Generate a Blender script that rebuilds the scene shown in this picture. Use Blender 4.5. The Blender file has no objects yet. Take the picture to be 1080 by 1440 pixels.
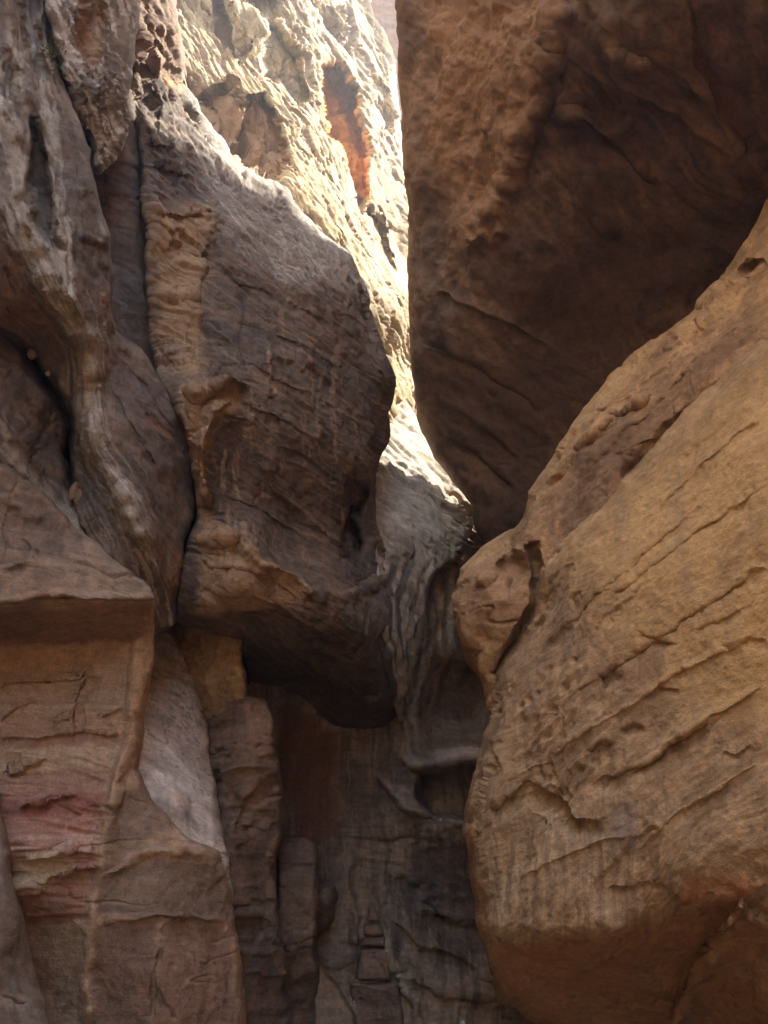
import bpy, math, time
import numpy as np
T0 = time.time()
F = np.float32
scene = bpy.context.scene

# ------------------------------------------------------------------ camera, sky, sun, exposure
PITCH = math.radians(30.0)
EYE = np.array([0.0, 0.0, 1.6], F)
FPX = 1080.0                                   # focal length in photo pixels (1080 x 1440)
FW = np.array([0, math.cos(PITCH), math.sin(PITCH)], F)
RT = np.array([1, 0, 0], F)
UP = np.array([0, -math.sin(PITCH), math.cos(PITCH)], F)

cam = bpy.data.cameras.new("camera")
cam.sensor_fit = 'VERTICAL'; cam.sensor_height = 36.0; cam.sensor_width = 27.0
cam.lens = 36.0 * FPX / 1440.0
cam.clip_start = 0.05; cam.clip_end = 2000
cam_o = bpy.data.objects.new("camera", cam)
scene.collection.objects.link(cam_o)
cam_o.location = [float(v) for v in EYE]
cam_o.rotation_euler = (math.pi / 2 + PITCH, 0, 0)
scene.camera = cam_o

SUN_EL, SUN_AZ = math.radians(62), math.radians(65)      # azimuth: from +Y towards +X
world = bpy.data.worlds.new("World"); scene.world = world; world.use_nodes = True
nt = world.node_tree; nt.nodes.clear()
sky = nt.nodes.new('ShaderNodeTexSky'); sky.sky_type = 'NISHITA'; sky.sun_disc = False
sky.sun_elevation = SUN_EL; sky.sun_rotation = SUN_AZ
sky.dust_density = 3.0; sky.air_density = 1.0; sky.ozone_density = 0.6
bg = nt.nodes.new('ShaderNodeBackground'); bg.inputs['Strength'].default_value = 0.15
wo = nt.nodes.new('ShaderNodeOutputWorld')
nt.links.new(sky.outputs[0], bg.inputs[0]); nt.links.new(bg.outputs[0], wo.inputs[0])

sun = bpy.data.lights.new("sun", 'SUN'); sun.energy = 4.9; sun.angle = math.radians(0.53)
sun.color = (1.0, 0.93, 0.80)
sun_o = bpy.data.objects.new("sun", sun); scene.collection.objects.link(sun_o)
sun_o.rotation_euler = (math.pi / 2 - SUN_EL, 0, math.pi - SUN_AZ)
sun_o.location = (8, 12, 60)

vs = scene.view_settings
vs.view_transform = 'Standard'; vs.look = 'None'; vs.gamma = 1.0; vs.use_curve_mapping = False
vs.exposure = 2.82
scene.cycles.max_bounces = 8; scene.cycles.diffuse_bounces = 6
scene.cycles.use_denoising = True

# ------------------------------------------------------------------ noise
def _hash(ix, iy, iz, seed):
    h = (ix.astype(np.uint32) * np.uint32(374761393) + iy.astype(np.uint32) * np.uint32(668265263)
         + iz.astype(np.uint32) * np.uint32(2147483647) + np.uint32((seed * 974711) & 0xffffffff))
    h = (h ^ (h >> np.uint32(13))) * np.uint32(1274126177)
    h = (h ^ (h >> np.uint32(16))) * np.uint32(2246822519)
    return h ^ (h >> np.uint32(15))

_G = np.array([[1,1,0],[-1,1,0],[1,-1,0],[-1,-1,0],[1,0,1],[-1,0,1],[1,0,-1],[-1,0,-1],
               [0,1,1],[0,-1,1],[0,1,-1],[0,-1,-1],[1,1,0],[-1,1,0],[0,-1,1],[0,-1,-1]], F)

def perlin(x, y, z, seed=0):
    x = np.asarray(x, F); y = np.asarray(y, F); z = np.broadcast_to(np.asarray(z, F), x.shape)
    fx = np.floor(x); fy = np.floor(y); fz = np.floor(z)
    ix = fx.astype(np.int32); iy = fy.astype(np.int32); iz = fz.astype(np.int32)
    x = x - fx; y = y - fy; z = z - fz
    u = x*x*x*(x*(x*6-15)+10); v = y*y*y*(y*(y*6-15)+10); w = z*z*z*(z*(z*6-15)+10)
    def g(dx, dy, dz):
        k = _G[_hash(ix+dx, iy+dy, iz+dz, seed) & np.uint32(15)]
        return k[..., 0]*(x-dx) + k[..., 1]*(y-dy) + k[..., 2]*(z-dz)
    a = g(0,0,0); a = a + u*(g(1,0,0)-a)
    b = g(0,1,0); b = b + u*(g(1,1,0)-b)
    a = a + v*(b-a)
    c = g(0,0,1); c = c + u*(g(1,0,1)-c)
    d = g(0,1,1); d = d + u*(g(1,1,1)-d)
    c = c + v*(d-c)
    return a + w*(c-a)

def fbm(P, scale, octaves=4, gain=0.5, seed=0, kind='f'):
    """P: (x,y,z) arrays in metres; scale: size of the largest feature in metres."""
    f = 1.0/scale; a = 1.0; s = 0; n = 0
    for o in range(octaves):
        v = perlin(P[0]*f + 17.3*o, P[1]*f - 9.1*o, P[2]*f + 5.7*o, seed + o*31)
        if kind == 'b': v = np.abs(v)*2 - 0.5          # billow: sharp valleys
        elif kind == 'r': v = 0.5 - np.abs(v)*2        # ridged: sharp crests
        s = s + a*v; n += a; a *= gain; f *= 2.03
    return s / n * 1.6

def worley(P, scale, seed=0):
    """returns (F1, F2, random value of the nearest cell)"""
    x, y, z = P[0]/scale, P[1]/scale, P[2]/scale
    ix = np.floor(x).astype(np.int32); iy = np.floor(y).astype(np.int32); iz = np.floor(z).astype(np.int32)
    f1 = np.full(x.shape, 9, F); f2 = f1.copy(); val = np.zeros(x.shape, F)
    for dx in (-1, 0, 1):
        for dy in (-1, 0, 1):
            for dz in (-1, 0, 1):
                h = _hash(ix+dx, iy+dy, iz+dz, seed)
                px = (h & np.uint32(1023)).astype(F)/1023; py = ((h >> np.uint32(10)) & np.uint32(1023)).astype(F)/1023
                pz = ((h >> np.uint32(20)) & np.uint32(1023)).astype(F)/1023
                d = (ix+dx+px-x)**2 + (iy+dy+py-y)**2 + (iz+dz+pz-z)**2
                near = d < f1
                f2 = np.where(near, f1, np.minimum(f2, d))
                val = np.where(near, ((h >> np.uint32(5)) & np.uint32(255)).astype(F)/255, val)
                f1 = np.where(near, d, f1)
    return np.sqrt(f1), np.sqrt(f2), val

def sstep(a, b, t):
    t = np.clip((t-a)/(b-a), 0, 1); return t*t*(3-2*t)

# ------------------------------------------------------------------ curves, polygons, interpolation
def tps(ctrl, X, Y, lam=1e-3):
    c = np.array(ctrl, np.float64); n = len(c)
    S = 300.0
    p = c[:, :2]/S
    def U(r2): return r2*np.log(r2+1e-12)*0.5
    K = U(((p[:, None]-p[None])**2).sum(-1)) + lam*np.eye(n)
    A = np.zeros((n+3, n+3)); A[:n, :n] = K
    A[:n, n] = 1; A[:n, n+1:] = p; A[n, :n] = 1; A[n+1:, :n] = p.T
    w = np.linalg.solve(A, np.r_[c[:, 2], 0, 0, 0])
    out = np.full(X.shape, w[n], F) + F(w[n+1])*(X/S) + F(w[n+2])*(Y/S)
    for i in range(n):
        r2 = (X/S-F(p[i, 0]))**2 + (Y/S-F(p[i, 1]))**2
        out += F(w[i])*(r2*np.log(r2+F(1e-9))*F(0.5))
    return out.astype(F)

def polyline_dist(pts, X, Y, closed=False):
    """distance, signed side (+ right hand when walking along in the picture), parameter 0..1, nearest point"""
    pts = [(float(p[0]), float(p[1])) for p in pts]
    segs = list(zip(pts[:-1], pts[1:])) + ([(pts[-1], pts[0])] if closed else [])
    L = [math.hypot(b[0]-a[0], b[1]-a[1]) for a, b in segs]; tot = sum(L) or 1; acc = 0
    best = np.full(X.shape, 1e12, F); side = np.zeros(X.shape, F); par = np.zeros(X.shape, F)
    idx = np.zeros(X.shape, np.int16); tt = np.zeros(X.shape, F)
    for k, (a, b) in enumerate(segs):
        dx, dy = b[0]-a[0], b[1]-a[1]; l2 = dx*dx+dy*dy or 1e-9
        t = np.clip(((X-a[0])*dx + (Y-a[1])*dy)/l2, 0, 1)
        ex = X-(a[0]+t*dx); ey = Y-(a[1]+t*dy)
        d = ex*ex+ey*ey
        m = d < best
        best[m] = d[m]
        side[m] = np.sign(dx*(Y-a[1]) - dy*(X-a[0]))[m]
        par[m] = ((acc + t*L[k])/tot)[m]; idx[m] = k; tt[m] = t[m]
        acc += L[k]
    return np.sqrt(best), side, par, idx, tt

def inside(pts, X, Y):
    r = np.zeros(X.shape, bool); n = len(pts)
    for i in range(n):
        x1, y1 = pts[i][0], pts[i][1]; x2, y2 = pts[(i+1) % n][0], pts[(i+1) % n][1]
        if y1 == y2: continue
        c = (y1 > Y) != (y2 > Y)
        r ^= c & (X < (x2-x1)*(Y-y1)/(y2-y1)+x1)
    return r

def rough_poly(poly, amp, seed, seglen=9.0):
    out = []
    n = len(poly)
    for i in range(n):
        a = poly[i]; b = poly[(i+1) % n]
        a = tuple(a)+(None,)*(4-len(a)); b = tuple(b)+(None,)*(4-len(b))
        L = math.hypot(b[0]-a[0], b[1]-a[1])
        mx = min(max(a[0], -40), 1120); my = min(max(a[1], -40), 1480)
        far = mx != a[0] or my != a[1]
        m = max(1, int(L/(seglen if not far else 60)))
        for k in range(m):
            t = k/m
            out.append((a[0]+(b[0]-a[0])*t, a[1]+(b[1]-a[1])*t, a[2], a[3]))
    A = np.array([(p[0], p[1]) for p in out], F)
    z = np.zeros(len(A), F)
    nx = perlin(A[:, 0]/37, A[:, 1]/37, z+.5, seed)*1.0 + perlin(A[:, 0]/13, A[:, 1]/13, z+3.5, seed+1)*.5
    ny = perlin(A[:, 0]/37, A[:, 1]/37, z+9.5, seed+2)*1.0 + perlin(A[:, 0]/13, A[:, 1]/13, z+13.5, seed+3)*.5
    return [(float(p[0]+amp*a), float(p[1]+amp*b), p[2], p[3]) for p, a, b in zip(out, nx, ny)]

def to_world(X, Y, D):
    c = (X-F(540))/F(FPX); u = (F(720)-Y)/F(FPX)
    return [EYE[i] + D*(FW[i] + c*RT[i] + u*UP[i]) for i in range(3)]

def axis(lo, hi, flo, fhi, step, coarse=16.0):
    a = []
    v = lo
    while v < hi:
        a.append(v)
        if v < flo: v = min(v+max(step, min(coarse, (flo-v)*.5)), max(flo, v+step))
        elif v < fhi: v += step
        else: v += min(coarse, step + (v-fhi)*.5)
    return np.array(a, F)

# ------------------------------------------------------------------ materials
def rock_material(name, grain=0.10, bump=0.35, fine=14.0, rough=0.92):
    m = bpy.data.materials.new(name); m.use_nodes = True
    t = m.node_tree; N = t.nodes; Lk = t.links; N.clear()
    out = N.new('ShaderNodeOutputMaterial'); b = N.new('ShaderNodeBsdfPrincipled')
    b.inputs['Roughness'].default_value = rough
    b.inputs['Specular IOR Level'].default_value = 0.18
    at = N.new('ShaderNodeAttribute'); at.attribute_name = 'rock'
    tc = N.new('ShaderNodeTexCoord')
    def noise(sc, det, ro=.6, vec=None):
        n = N.new('ShaderNodeTexNoise'); n.inputs['Scale'].default_value = sc
        n.inputs['Detail'].default_value = det; n.inputs['Roughness'].default_value = ro
        Lk.new(vec or tc.outputs['Object'], n.inputs['Vector']); return n
    n1 = noise(fine, 6, .65); n2 = noise(fine*5, 4, .7)
    mp = N.new('ShaderNodeMapping'); mp.inputs['Scale'].default_value = (1, 1, 7)
    Lk.new(tc.outputs['Object'], mp.inputs['Vector'])
    n3 = noise(fine*.35, 5, .6, mp.outputs[0])
    def mathn(op, a, bb):
        q = N.new('ShaderNodeMath'); q.operation = op
        for s, v in ((0, a), (1, bb)):
            if isinstance(v, (int, float)): q.inputs[s].default_value = v
            else: Lk.new(v, q.inputs[s])
        return q.outputs[0]
    s = mathn('ADD', mathn('MULTIPLY', n1.outputs[0], .38), mathn('ADD', mathn('MULTIPLY', n2.outputs[0], .42), mathn('MULTIPLY', n3.outputs[0], .20)))
    mr = N.new('ShaderNodeMapRange')
    mr.inputs['From Min'].default_value = .3; mr.inputs['From Max'].default_value = .7
    mr.inputs['To Min'].default_value = 1-2.6*grain; mr.inputs['To Max'].default_value = 1+2.6*grain
    Lk.new(s, mr.inputs['Value'])
    mx = N.new('ShaderNodeVectorMath'); mx.operation = 'SCALE'
    Lk.new(at.outputs['Color'], mx.inputs[0]); Lk.new(mr.outputs[0], mx.inputs['Scale'])
    Lk.new(mx.outputs[0], b.inputs['Base Color'])
    bp = N.new('ShaderNodeBump'); bp.inputs['Strength'].default_value = bump; bp.inputs['Distance'].default_value = .03
    h = mathn('ADD', mathn('MULTIPLY', n1.outputs[0], 1.0), mathn('ADD', mathn('MULTIPLY', n2.outputs[0], .7), mathn('MULTIPLY', n3.outputs[0], .5)))
    Lk.new(h, bp.inputs['Height']); Lk.new(bp.outputs[0], b.inputs['Normal'])
    Lk.new(b.outputs[0], out.inputs[0])
    return m

# ------------------------------------------------------------------ a rock mass
def C(*rgb): return np.array(rgb, F)

def colour_field(P, X, Y, col, seed, extra=None):
    n = P[0].shape
    base = col['base']; alt = col.get('alt', base)
    tx, ty = col.get('tilt', (0, 0))
    zz = P[2] + tx*P[0] + ty*P[1]
    wp = fbm(P, 2.2, 3, seed=seed+5)*.35
    th = col.get('bed', .35)
    s1 = perlin((zz+wp)/th, P[0]*.12, P[1]*.12, seed+11) + .6*perlin((zz+wp)/(th*.33), P[0]*.2, P[1]*.2, seed+12)
    s1 += .45*perlin((zz+wp*.7)/(th*.09), P[0]*.5, P[1]*.5, seed+13)
    bl = fbm(P, 1.6, 5, .55, seed=seed+17)
    k = sstep(-.55, .55, s1*col.get('kb', .8) + bl*col.get('kn', .8))[:, None]
    c = base*(1-k) + alt*k
    if 'varnish' in col:
        v, amt, thr = col['varnish']
        st = fbm([P[0]*1.0, P[1]*1.0, P[2]*.12], .45, 5, .6, seed=seed+23) + .8*fbm(P, 2.5, 4, seed=seed+29)
        kk = (sstep(thr-.35, thr+.35, st)*amt)[:, None]
        c = c*(1-kk) + v*kk
    if 'pale' in col:
        v, amt, thr = col['pale']
        st = fbm([P[0], P[1], P[2]*.07], .22, 4, .6, seed=seed+33) + .5*fbm(P, 1.8, 3, seed=seed+39)
        kk = (sstep(thr-.2, thr+.25, st)*amt)[:, None]
        c = c*(1-kk) + v*kk
    f1 = fbm(P, .5, 6, .72, seed=seed+41); f2 = fbm([P[0]*.35, P[1]*.35, zz*2.2], .30, 5, .7, seed=seed+43); f3 = fbm([P[0], P[1], P[2]*.12], .12, 4, .65, seed=seed+47)
    c = c*np.clip(1 + .45*f1 + col.get('lam', .45)*f2 + .28*f3, .3, 1.9)[:, None]
    return np.clip(c, .01, .9).astype(F)

def apply_strokes(strokes, X, Y, seed, fn):
    if not strokes: return
    z = np.zeros(X.shape, F)
    wx = X + 7*perlin(X/46, Y/46, z+.3, seed+61) + 2.6*perlin(X/14, Y/14, z+.7, seed+62) + 1.2*perlin(X/5, Y/5, z+.7, seed+66)
    wy = Y + 7*perlin(X/46, Y/46, z+5.3, seed+63) + 2.6*perlin(X/14, Y/14, z+7.7, seed+64) + 1.2*perlin(X/5, Y/5, z+2.7, seed+67)
    am = 1 + .55*perlin(X/30, Y/30, z+.9, seed+65)
    for s in strokes:
        pts = np.array(s['p'], F); w = max(s.get('wl', s.get('w', 6)), s.get('wr', s.get('w', 6))) + 12
        lo = pts.min(0)-w; hi = pts.max(0)+w
        m = (X > lo[0]) & (X < hi[0]) & (Y > lo[1]) & (Y < hi[1])
        if m.any(): fn(s, m, wx[m], wy[m], am[m])

def falloff(s, x, y, am):
    if s.get('poly'):
        d, _, _, _, _ = polyline_dist(s['p'], x, y, True)
        i = inside(s['p'], x, y)
        sd = np.where(i, d, -d); e = s.get('w', 6)
        return sstep(-e*.5, e*.5, sd)
    d, side, par, _, _ = polyline_dist(s['p'], x, y)
    wl = s.get('wl', s.get('w', 6)); wr = s.get('wr', s.get('w', 6))
    w = np.where(side > 0, wr, wl)
    f = np.clip(1-d/w, 0, 1)
    pw = s.get('pow', 0)
    f = f**pw if pw else f*f*(3-2*f)
    tp = s.get('tp', .18)
    if tp > 0: f = f*sstep(0, tp, par)*sstep(0, tp, 1-par)
    return f*am

OBJ = {}
def mass(name, label, cat, poly, ctrl, seed, color, detail=(), strokes=(), paint=(), flow=None,
         step=2.2, edge=4.0, roll=(26, .5), mat='rock', back=3.0, inwf=1.0, kind=None, group=None, parent=None, lam=1e-3):
    rp = rough_poly([(p[0], p[1], p[2] if len(p) > 2 else roll[0], p[3] if len(p) > 3 else roll[1]) for p in poly], edge, seed)
    xs = [p[0] for p in rp]; ys = [p[1] for p in rp]
    ax = axis(min(xs)-2*step, max(xs)+2*step, -30, 1110, step); ay = axis(min(ys)-2*step, max(ys)+2*step, -30, 1470, step)
    gx, gy = np.meshgrid(ax, ay)
    cellx = np.gradient(ax)[None, :]*np.ones_like(gy); celly = np.gradient(ay)[:, None]*np.ones_like(gx)
    cell = np.maximum(cellx, celly).astype(F)
    ins = inside(rp, gx, gy)
    # distance to the outline only where it matters
    sel = ins.copy()
    sel[1:] |= ins[:-1]; sel[:-1] |= ins[1:]; sel[:, 1:] |= ins[:, :-1]; sel[:, :-1] |= ins[:, 1:]
    quad = ins[:-1, :-1] & ins[1:, :-1] & ins[:-1, 1:] & ins[1:, 1:]
    used = np.zeros(ins.shape, bool)
    used[:-1, :-1] |= quad; used[1:, :-1] |= quad; used[:-1, 1:] |= quad; used[1:, 1:] |= quad
    idx = np.full(ins.shape, -1, np.int64); idx[used] = np.arange(used.sum())
    X = gx[used].astype(F); Y = gy[used].astype(F); cl = cell[used]
    q = np.stack([idx[:-1, :-1][quad], idx[1:, :-1][quad], idx[1:, 1:][quad], idx[:-1, 1:][quad]], 1)
    # outline distance with roll parameters
    d, _, _, pi, _ = polyline_dist(rp, X, Y, True)
    W = np.array([p[2] for p in rp], F)[pi]; R = np.array([p[3] for p in rp], F)[pi]
    # boundary edges
    e = np.concatenate([q[:, [0, 1]], q[:, [1, 2]], q[:, [2, 3]], q[:, [3, 0]]])
    key = np.minimum(e[:, 0], e[:, 1])*(len(X)+1) + np.maximum(e[:, 0], e[:, 1])
    u, inv, cnt = np.unique(key, return_inverse=True, return_counts=True)
    be = e[cnt[inv] == 1]
    bv = np.unique(be)
    # snap the rim onto the outline
    A = np.array([(p[0], p[1]) for p in rp], F); B = np.roll(A, -1, 0)
    k = pi[bv]; a = A[k]; ab = B[k]-a
    t = np.clip(((X[bv]-a[:, 0])*ab[:, 0] + (Y[bv]-a[:, 1])*ab[:, 1])/((ab**2).sum(1)+1e-6), 0, 1)
    nx = a[:, 0]+t*ab[:, 0]; ny = a[:, 1]+t*ab[:, 1]
    ok = np.hypot(nx-X[bv], ny-Y[bv]) < 1.6*cl[bv]
    X[bv[ok]] = nx[ok]; Y[bv[ok]] = ny[ok]; d[bv[ok]] = 0
    D = tps(ctrl, X, Y, lam)
    tt = np.clip(d/W, 0, 1)
    D = D + R*(1-np.sqrt(np.clip(1-(1-tt)**2, 0, 1)))
    disp = np.zeros_like(D)
    def do(s, m, x, y, am): disp[m] += F(s['a'])*falloff(s, x, y, am)
    apply_strokes(strokes, X, Y, seed, do)
    D = D - disp
    P = to_world(X, Y, D)
    fl = None
    if flow:
        pts = []
        for line, val in flow:
            for (x0, y0), (x1, y1) in zip(line[:-1], line[1:]):
                n = max(1, int(math.hypot(x1-x0, y1-y0)/45))
                pts += [(x0+(x1-x0)*i/n, y0+(y1-y0)*i/n, val) for i in range(n)]
            pts.append((line[-1][0], line[-1][1], val))
        fl = tps(pts, X, Y, 1e-2)
    # surface normal on the grid
    def normals(P):
        V = np.stack(P, 1)
        fn = np.cross(V[q[:, 2]]-V[q[:, 0]], V[q[:, 3]]-V[q[:, 1]])
        vn = np.zeros_like(V)
        for j in range(4):
            for c_ in range(3): vn[:, c_] += np.bincount(q[:, j], fn[:, c_], len(V))
        vn /= np.linalg.norm(vn, axis=1, keepdims=True)+1e-9
        tocam = EYE[None]-V
        s = np.sign((vn*tocam).sum(1, keepdims=True)); s[s == 0] = 1
        return vn*s
    h = np.zeros_like(D)
    gouge_shade = []
    sc = D/1080.0                                    # metres per photo pixel here
    for dt in detail:
        kd = dt[0]; amp = dt[1]; size = dt[2]; opt = dt[3] if len(dt) > 3 else {}
        sd_ = seed + opt.get('s', 0) + 101
        if kd in ('f', 'b', 'r'):
            v = fbm(P, size, opt.get('o', 5), opt.get('g', .5), sd_, kd)
        elif kd == 'strata':
            tx, ty = opt.get('tilt', color.get('tilt', (0, 0)))
            zz = P[2]+tx*P[0]+ty*P[1] + opt.get('warp', .35)*fbm(P, 2.0, 3, seed=sd_+7)*size*3
            v = perlin(zz/size, P[0]*.35, P[1]*.35, sd_) + .55*perlin(zz/size*2.7, P[0]*.8, P[1]*.8, sd_+1) + .3*perlin(zz/size*6.5, P[0]*1.5, P[1]*1.5, sd_+2)
            sh = opt.get('sharp', 3.0); v = np.tanh(v*sh)*.6
            v = v*np.clip(.55+1.1*fbm(P, 1.4, 3, seed=sd_+3), 0, 1.6)
        elif kd == 'flute':
            ang = opt.get('ang', 0); al = opt.get('al', 7.0)
            if fl is not None and not opt.get('lin'): uu = fl; vv = Y + .3*X if not opt.get('vx') else X
            else:
                ca, sa = math.cos(math.radians(ang)), math.sin(math.radians(ang))
                uu = X*sa - Y*ca; vv = X*ca + Y*sa
            z = np.zeros_like(X)
            wv = opt.get('wv', .5)
            uu = uu + wv*size*perlin(X/(size*4), Y/(size*4), z+.5, sd_+4)*2 + wv*size*.6*perlin(X/(size*1.6), Y/(size*1.6), z+.5, sd_+6)
            v = 0; aa = 1; f = 1/size
            for o in range(opt.get('o', 4)):
                nn = perlin(uu*f, vv*f/al, z+o*1.7+.5, sd_+o*3)
                nn = np.abs(nn)*2-.5 if opt.get('k', 'b') == 'b' else (.5-np.abs(nn)*2 if opt.get('k') == 'r' else nn)
                v = v + aa*nn; aa *= opt.get('g', .55); f *= 1.9
            amp = amp*sc/0.0085                      # amplitude quoted at ~9 m
        elif kd == 'plane':
            st = opt.get('st', (1, 1, 1)); tx, ty = opt.get('tilt', color.get('tilt', (0, 0)))
            wz = [.22*size*fbm(P, size*.8, 3, seed=sd_+9+i) for i in range(3)]
            Q = [(P[0]*st[0]+wz[0])/size, (P[1]*st[1]+wz[1])/size, ((P[2]+tx*P[0]+ty*P[1])*st[2]+wz[2])/size]
            ic = [np.floor(a_).astype(np.int32) for a_ in Q]; best = np.full(D.shape, 9, F); v = np.zeros_like(D)
            for dx in (-1, 0, 1):
                for dy in (-1, 0, 1):
                    for dz in (-1, 0, 1):
                        hs = _hash(ic[0]+dx, ic[1]+dy, ic[2]+dz, sd_)
                        h2 = hs*np.uint32(2654435761); h2 ^= h2 >> np.uint32(13)
                        cx = [((hs >> np.uint32(10*k)) & np.uint32(1023)).astype(F)/1023 for k in range(3)]
                        rr = [((h2 >> np.uint32(10*k)) & np.uint32(1023)).astype(F)/511.5-1 for k in range(3)]
                        e0 = Q[0]-(ic[0]+dx+cx[0]); e1 = Q[1]-(ic[1]+dy+cx[1]); e2 = Q[2]-(ic[2]+dz+cx[2])
                        dd = e0*e0+e1*e1+e2*e2; m_ = dd < best
                        best = np.where(m_, dd, best)
                        v = np.where(m_, rr[0]*e0+rr[1]*e1+rr[2]*e2 + .35*rr[0], v)
            v = v*sstep(-.35, .3, fbm(P, size*2.5, 2, seed=sd_+15))
        elif kd == 'facet':
            st = opt.get('st', (1, 1, 1))
            Pw = [P[i]*st[i] + .25*size*fbm(P, size*1.2, 3, seed=sd_+9+i) for i in range(3)]
            f1, f2, val = worley(Pw, size, sd_)
            v = (val-.5)*1.2 - .7*(1-sstep(0, opt.get('gap', .10), f2-f1))
        elif kd in ('flake', 'terr'):
            K = opt.get('K', 3.0)
            if kd == 'flake':
                ang = opt.get('ang', 0); al = opt.get('al', 6.0); z = np.zeros_like(X)
                if fl is not None and not opt.get('lin'): uu = fl; vv = Y + .3*X
                else:
                    ca, sa = math.cos(math.radians(ang)), math.sin(math.radians(ang))
                    uu = X*sa - Y*ca; vv = X*ca + Y*sa
                wv = opt.get('wv', .5)
                uu = uu + wv*size*2*perlin(X/(size*4), Y/(size*4), z+.5, sd_+4) + wv*size*.5*perlin(X/(size*1.2), Y/(size*1.2), z+.5, sd_+6)
                n_ = perlin(uu/size, vv/size/al, z+.5, sd_) + .5*perlin(uu/size*2.1, vv/size/al*2.1, z+3.5, sd_+1) + .3*perlin(uu/size*4.3, vv/size/al*4.3, z+6.5, sd_+2)
                n_ = n_ + opt.get('ramp', 0)*uu/size
                amp = amp*sc/0.0085
            else:
                tx, ty = opt.get('tilt', color.get('tilt', (0, 0))); sz = opt.get('sz', 2.2); sxy = opt.get('sxy', .7)
                Q = [P[0]*sxy, P[1]*sxy, (P[2]+tx*P[0]+ty*P[1])*sz]
                n_ = fbm(Q, size, opt.get('o', 4), .5, sd_)
            s_ = n_*K; lev = np.floor(s_); fr = s_-lev
            e_ = opt.get('e', .14)
            saw = np.where(fr < 1-e_, fr/(1-e_), (1-fr)/e_)
            hh = (_hash(lev.astype(np.int32), lev.astype(np.int32)*7, np.zeros(lev.shape, np.int32), sd_) & np.uint32(255)).astype(F)/255
            v = (saw*(.35+.9*hh)-.4)*(1 if opt.get('full') else sstep(-.25, .35, fbm(P, size*2.0 if kd == 'terr' else 2.5, 3, seed=sd_+15)))
        elif kd == 'gouge':
            ang = opt.get('ang', 60); al = opt.get('al', 7.0); z = np.zeros_like(X); thr = opt.get('thr', .12)
            if fl is not None and not opt.get('lin'): uu = fl; vv = Y + .3*X
            else:
                ca, sa = math.cos(math.radians(ang)), math.sin(math.radians(ang)); uu = X*sa - Y*ca; vv = X*ca + Y*sa
            uu = uu + size*1.2*perlin(X/(size*5), Y/(size*5), z+.5, sd_+4) + size*.35*perlin(X/(size*1.1), Y/(size*1.1), z+.5, sd_+6)
            n_ = perlin(uu/size, vv/size/al, z+.5, sd_) + .45*perlin(uu/size*2.3, vv/size/al*2.3, z+2.5, sd_+1) + .22*perlin(uu/size*5, vv/size/al*5, z+4.5, sd_+2)
            n_ = n_ + .35*perlin(X/90, Y/90, z+.5, sd_+9)
            v = -sstep(thr, thr+opt.get('soft', .10), n_)*(.5+n_)
            if 'gc' in opt: gouge_shade.append((sstep(thr-.02, thr+.06, n_)*opt.get('gk', .85), opt))
            amp = amp*sc/0.0085
        elif kd == 'crack':
            st = opt.get('st', (1, 1, 1)); Q = [P[i]*st[i] for i in range(3)]
            n_ = perlin(Q[0]/size, Q[1]/size, Q[2]/size, sd_) + .35*perlin(Q[0]/size*2.6, Q[1]/size*2.6, Q[2]/size*2.6, sd_+1) + .15*perlin(Q[0]/size*7, Q[1]/size*7, Q[2]/size*7, sd_+2)
            wd = opt.get('wd', .03)
            v = -sstep(wd, 0, np.abs(n_))*sstep(-.1, .25, fbm(P, size*2.2, 3, seed=sd_+5))
        elif kd == 'pock':
            f1, f2, val = worley([P[i]*(1, 1, 1.2)[i] + .2*size*fbm(P, size, 2, seed=sd_+i) for i in range(3)], size, sd_)
            msk = sstep(opt.get('thr', .1), opt.get('thr', .1)+.3, fbm(P, 1.3, 3, seed=sd_+8))
            v = -sstep(.5, .1, f1)*(val > .35)*msk
        if 'mask' in opt:
            mk = np.zeros_like(D)
            def dm(s, m, x, y, am): mk[m] = np.maximum(mk[m], falloff(s, x, y, 1))
            apply_strokes(opt['mask'], X, Y, seed, dm)
            v = v*(1-mk if opt.get('inv') else mk)
            if 'gc' in opt: gouge_shade[-1] = (gouge_shade[-1][0]*np.clip(mk, 0, 1), opt)
        h = h + amp*v
    fade = np.clip(d/6.0, .25, 1)
    Nn = normals(P)
    V = np.stack(P, 1) + Nn*(h*fade)[:, None]
    c = colour_field([V[:, 0], V[:, 1], V[:, 2]], X, Y, color, seed)
    for k_, o_ in gouge_shade:                            # dark brown painted into the gouges to imitate their shade
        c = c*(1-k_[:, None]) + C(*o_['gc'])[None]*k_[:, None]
    for cs in color.get('streaks', ()):
        ang = cs.get('ang', 70); z = np.zeros_like(X); size = cs.get('size', 6)
        if fl is not None and not cs.get('lin'): uu = fl; vv = Y + .3*X
        else:
            ca, sa = math.cos(math.radians(ang)), math.sin(math.radians(ang)); uu = X*sa - Y*ca; vv = X*ca + Y*sa
        uu = uu + .6*size*perlin(X/(size*3), Y/(size*3), z+.5, seed+204)
        al = cs.get('al', 12)
        n_ = perlin(uu/size, vv/size/al, z+.5, seed+206+cs.get('s', 0)) + .6*perlin(uu/size*2.3, vv/size/al*2, z+2.5, seed+207+cs.get('s', 0)) + .5*perlin(X/60, Y/60, z+.5, seed+208+cs.get('s', 0))
        k_ = sstep(cs.get('thr', .1), cs.get('thr', .1)+cs.get('ws', .35), n_)*cs.get('k', .7)
        if 'mask' in cs:
            mk = np.zeros_like(D)
            def dm2(s, m, x, y, am): mk[m] = np.maximum(mk[m], falloff(s, x, y, 1))
            apply_strokes(cs['mask'], X, Y, seed, dm2); k_ = k_*np.clip(mk, 0, 1)
        c = c*(1-k_[:, None]) + C(*cs['c'])[None]*k_[:, None]
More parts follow.
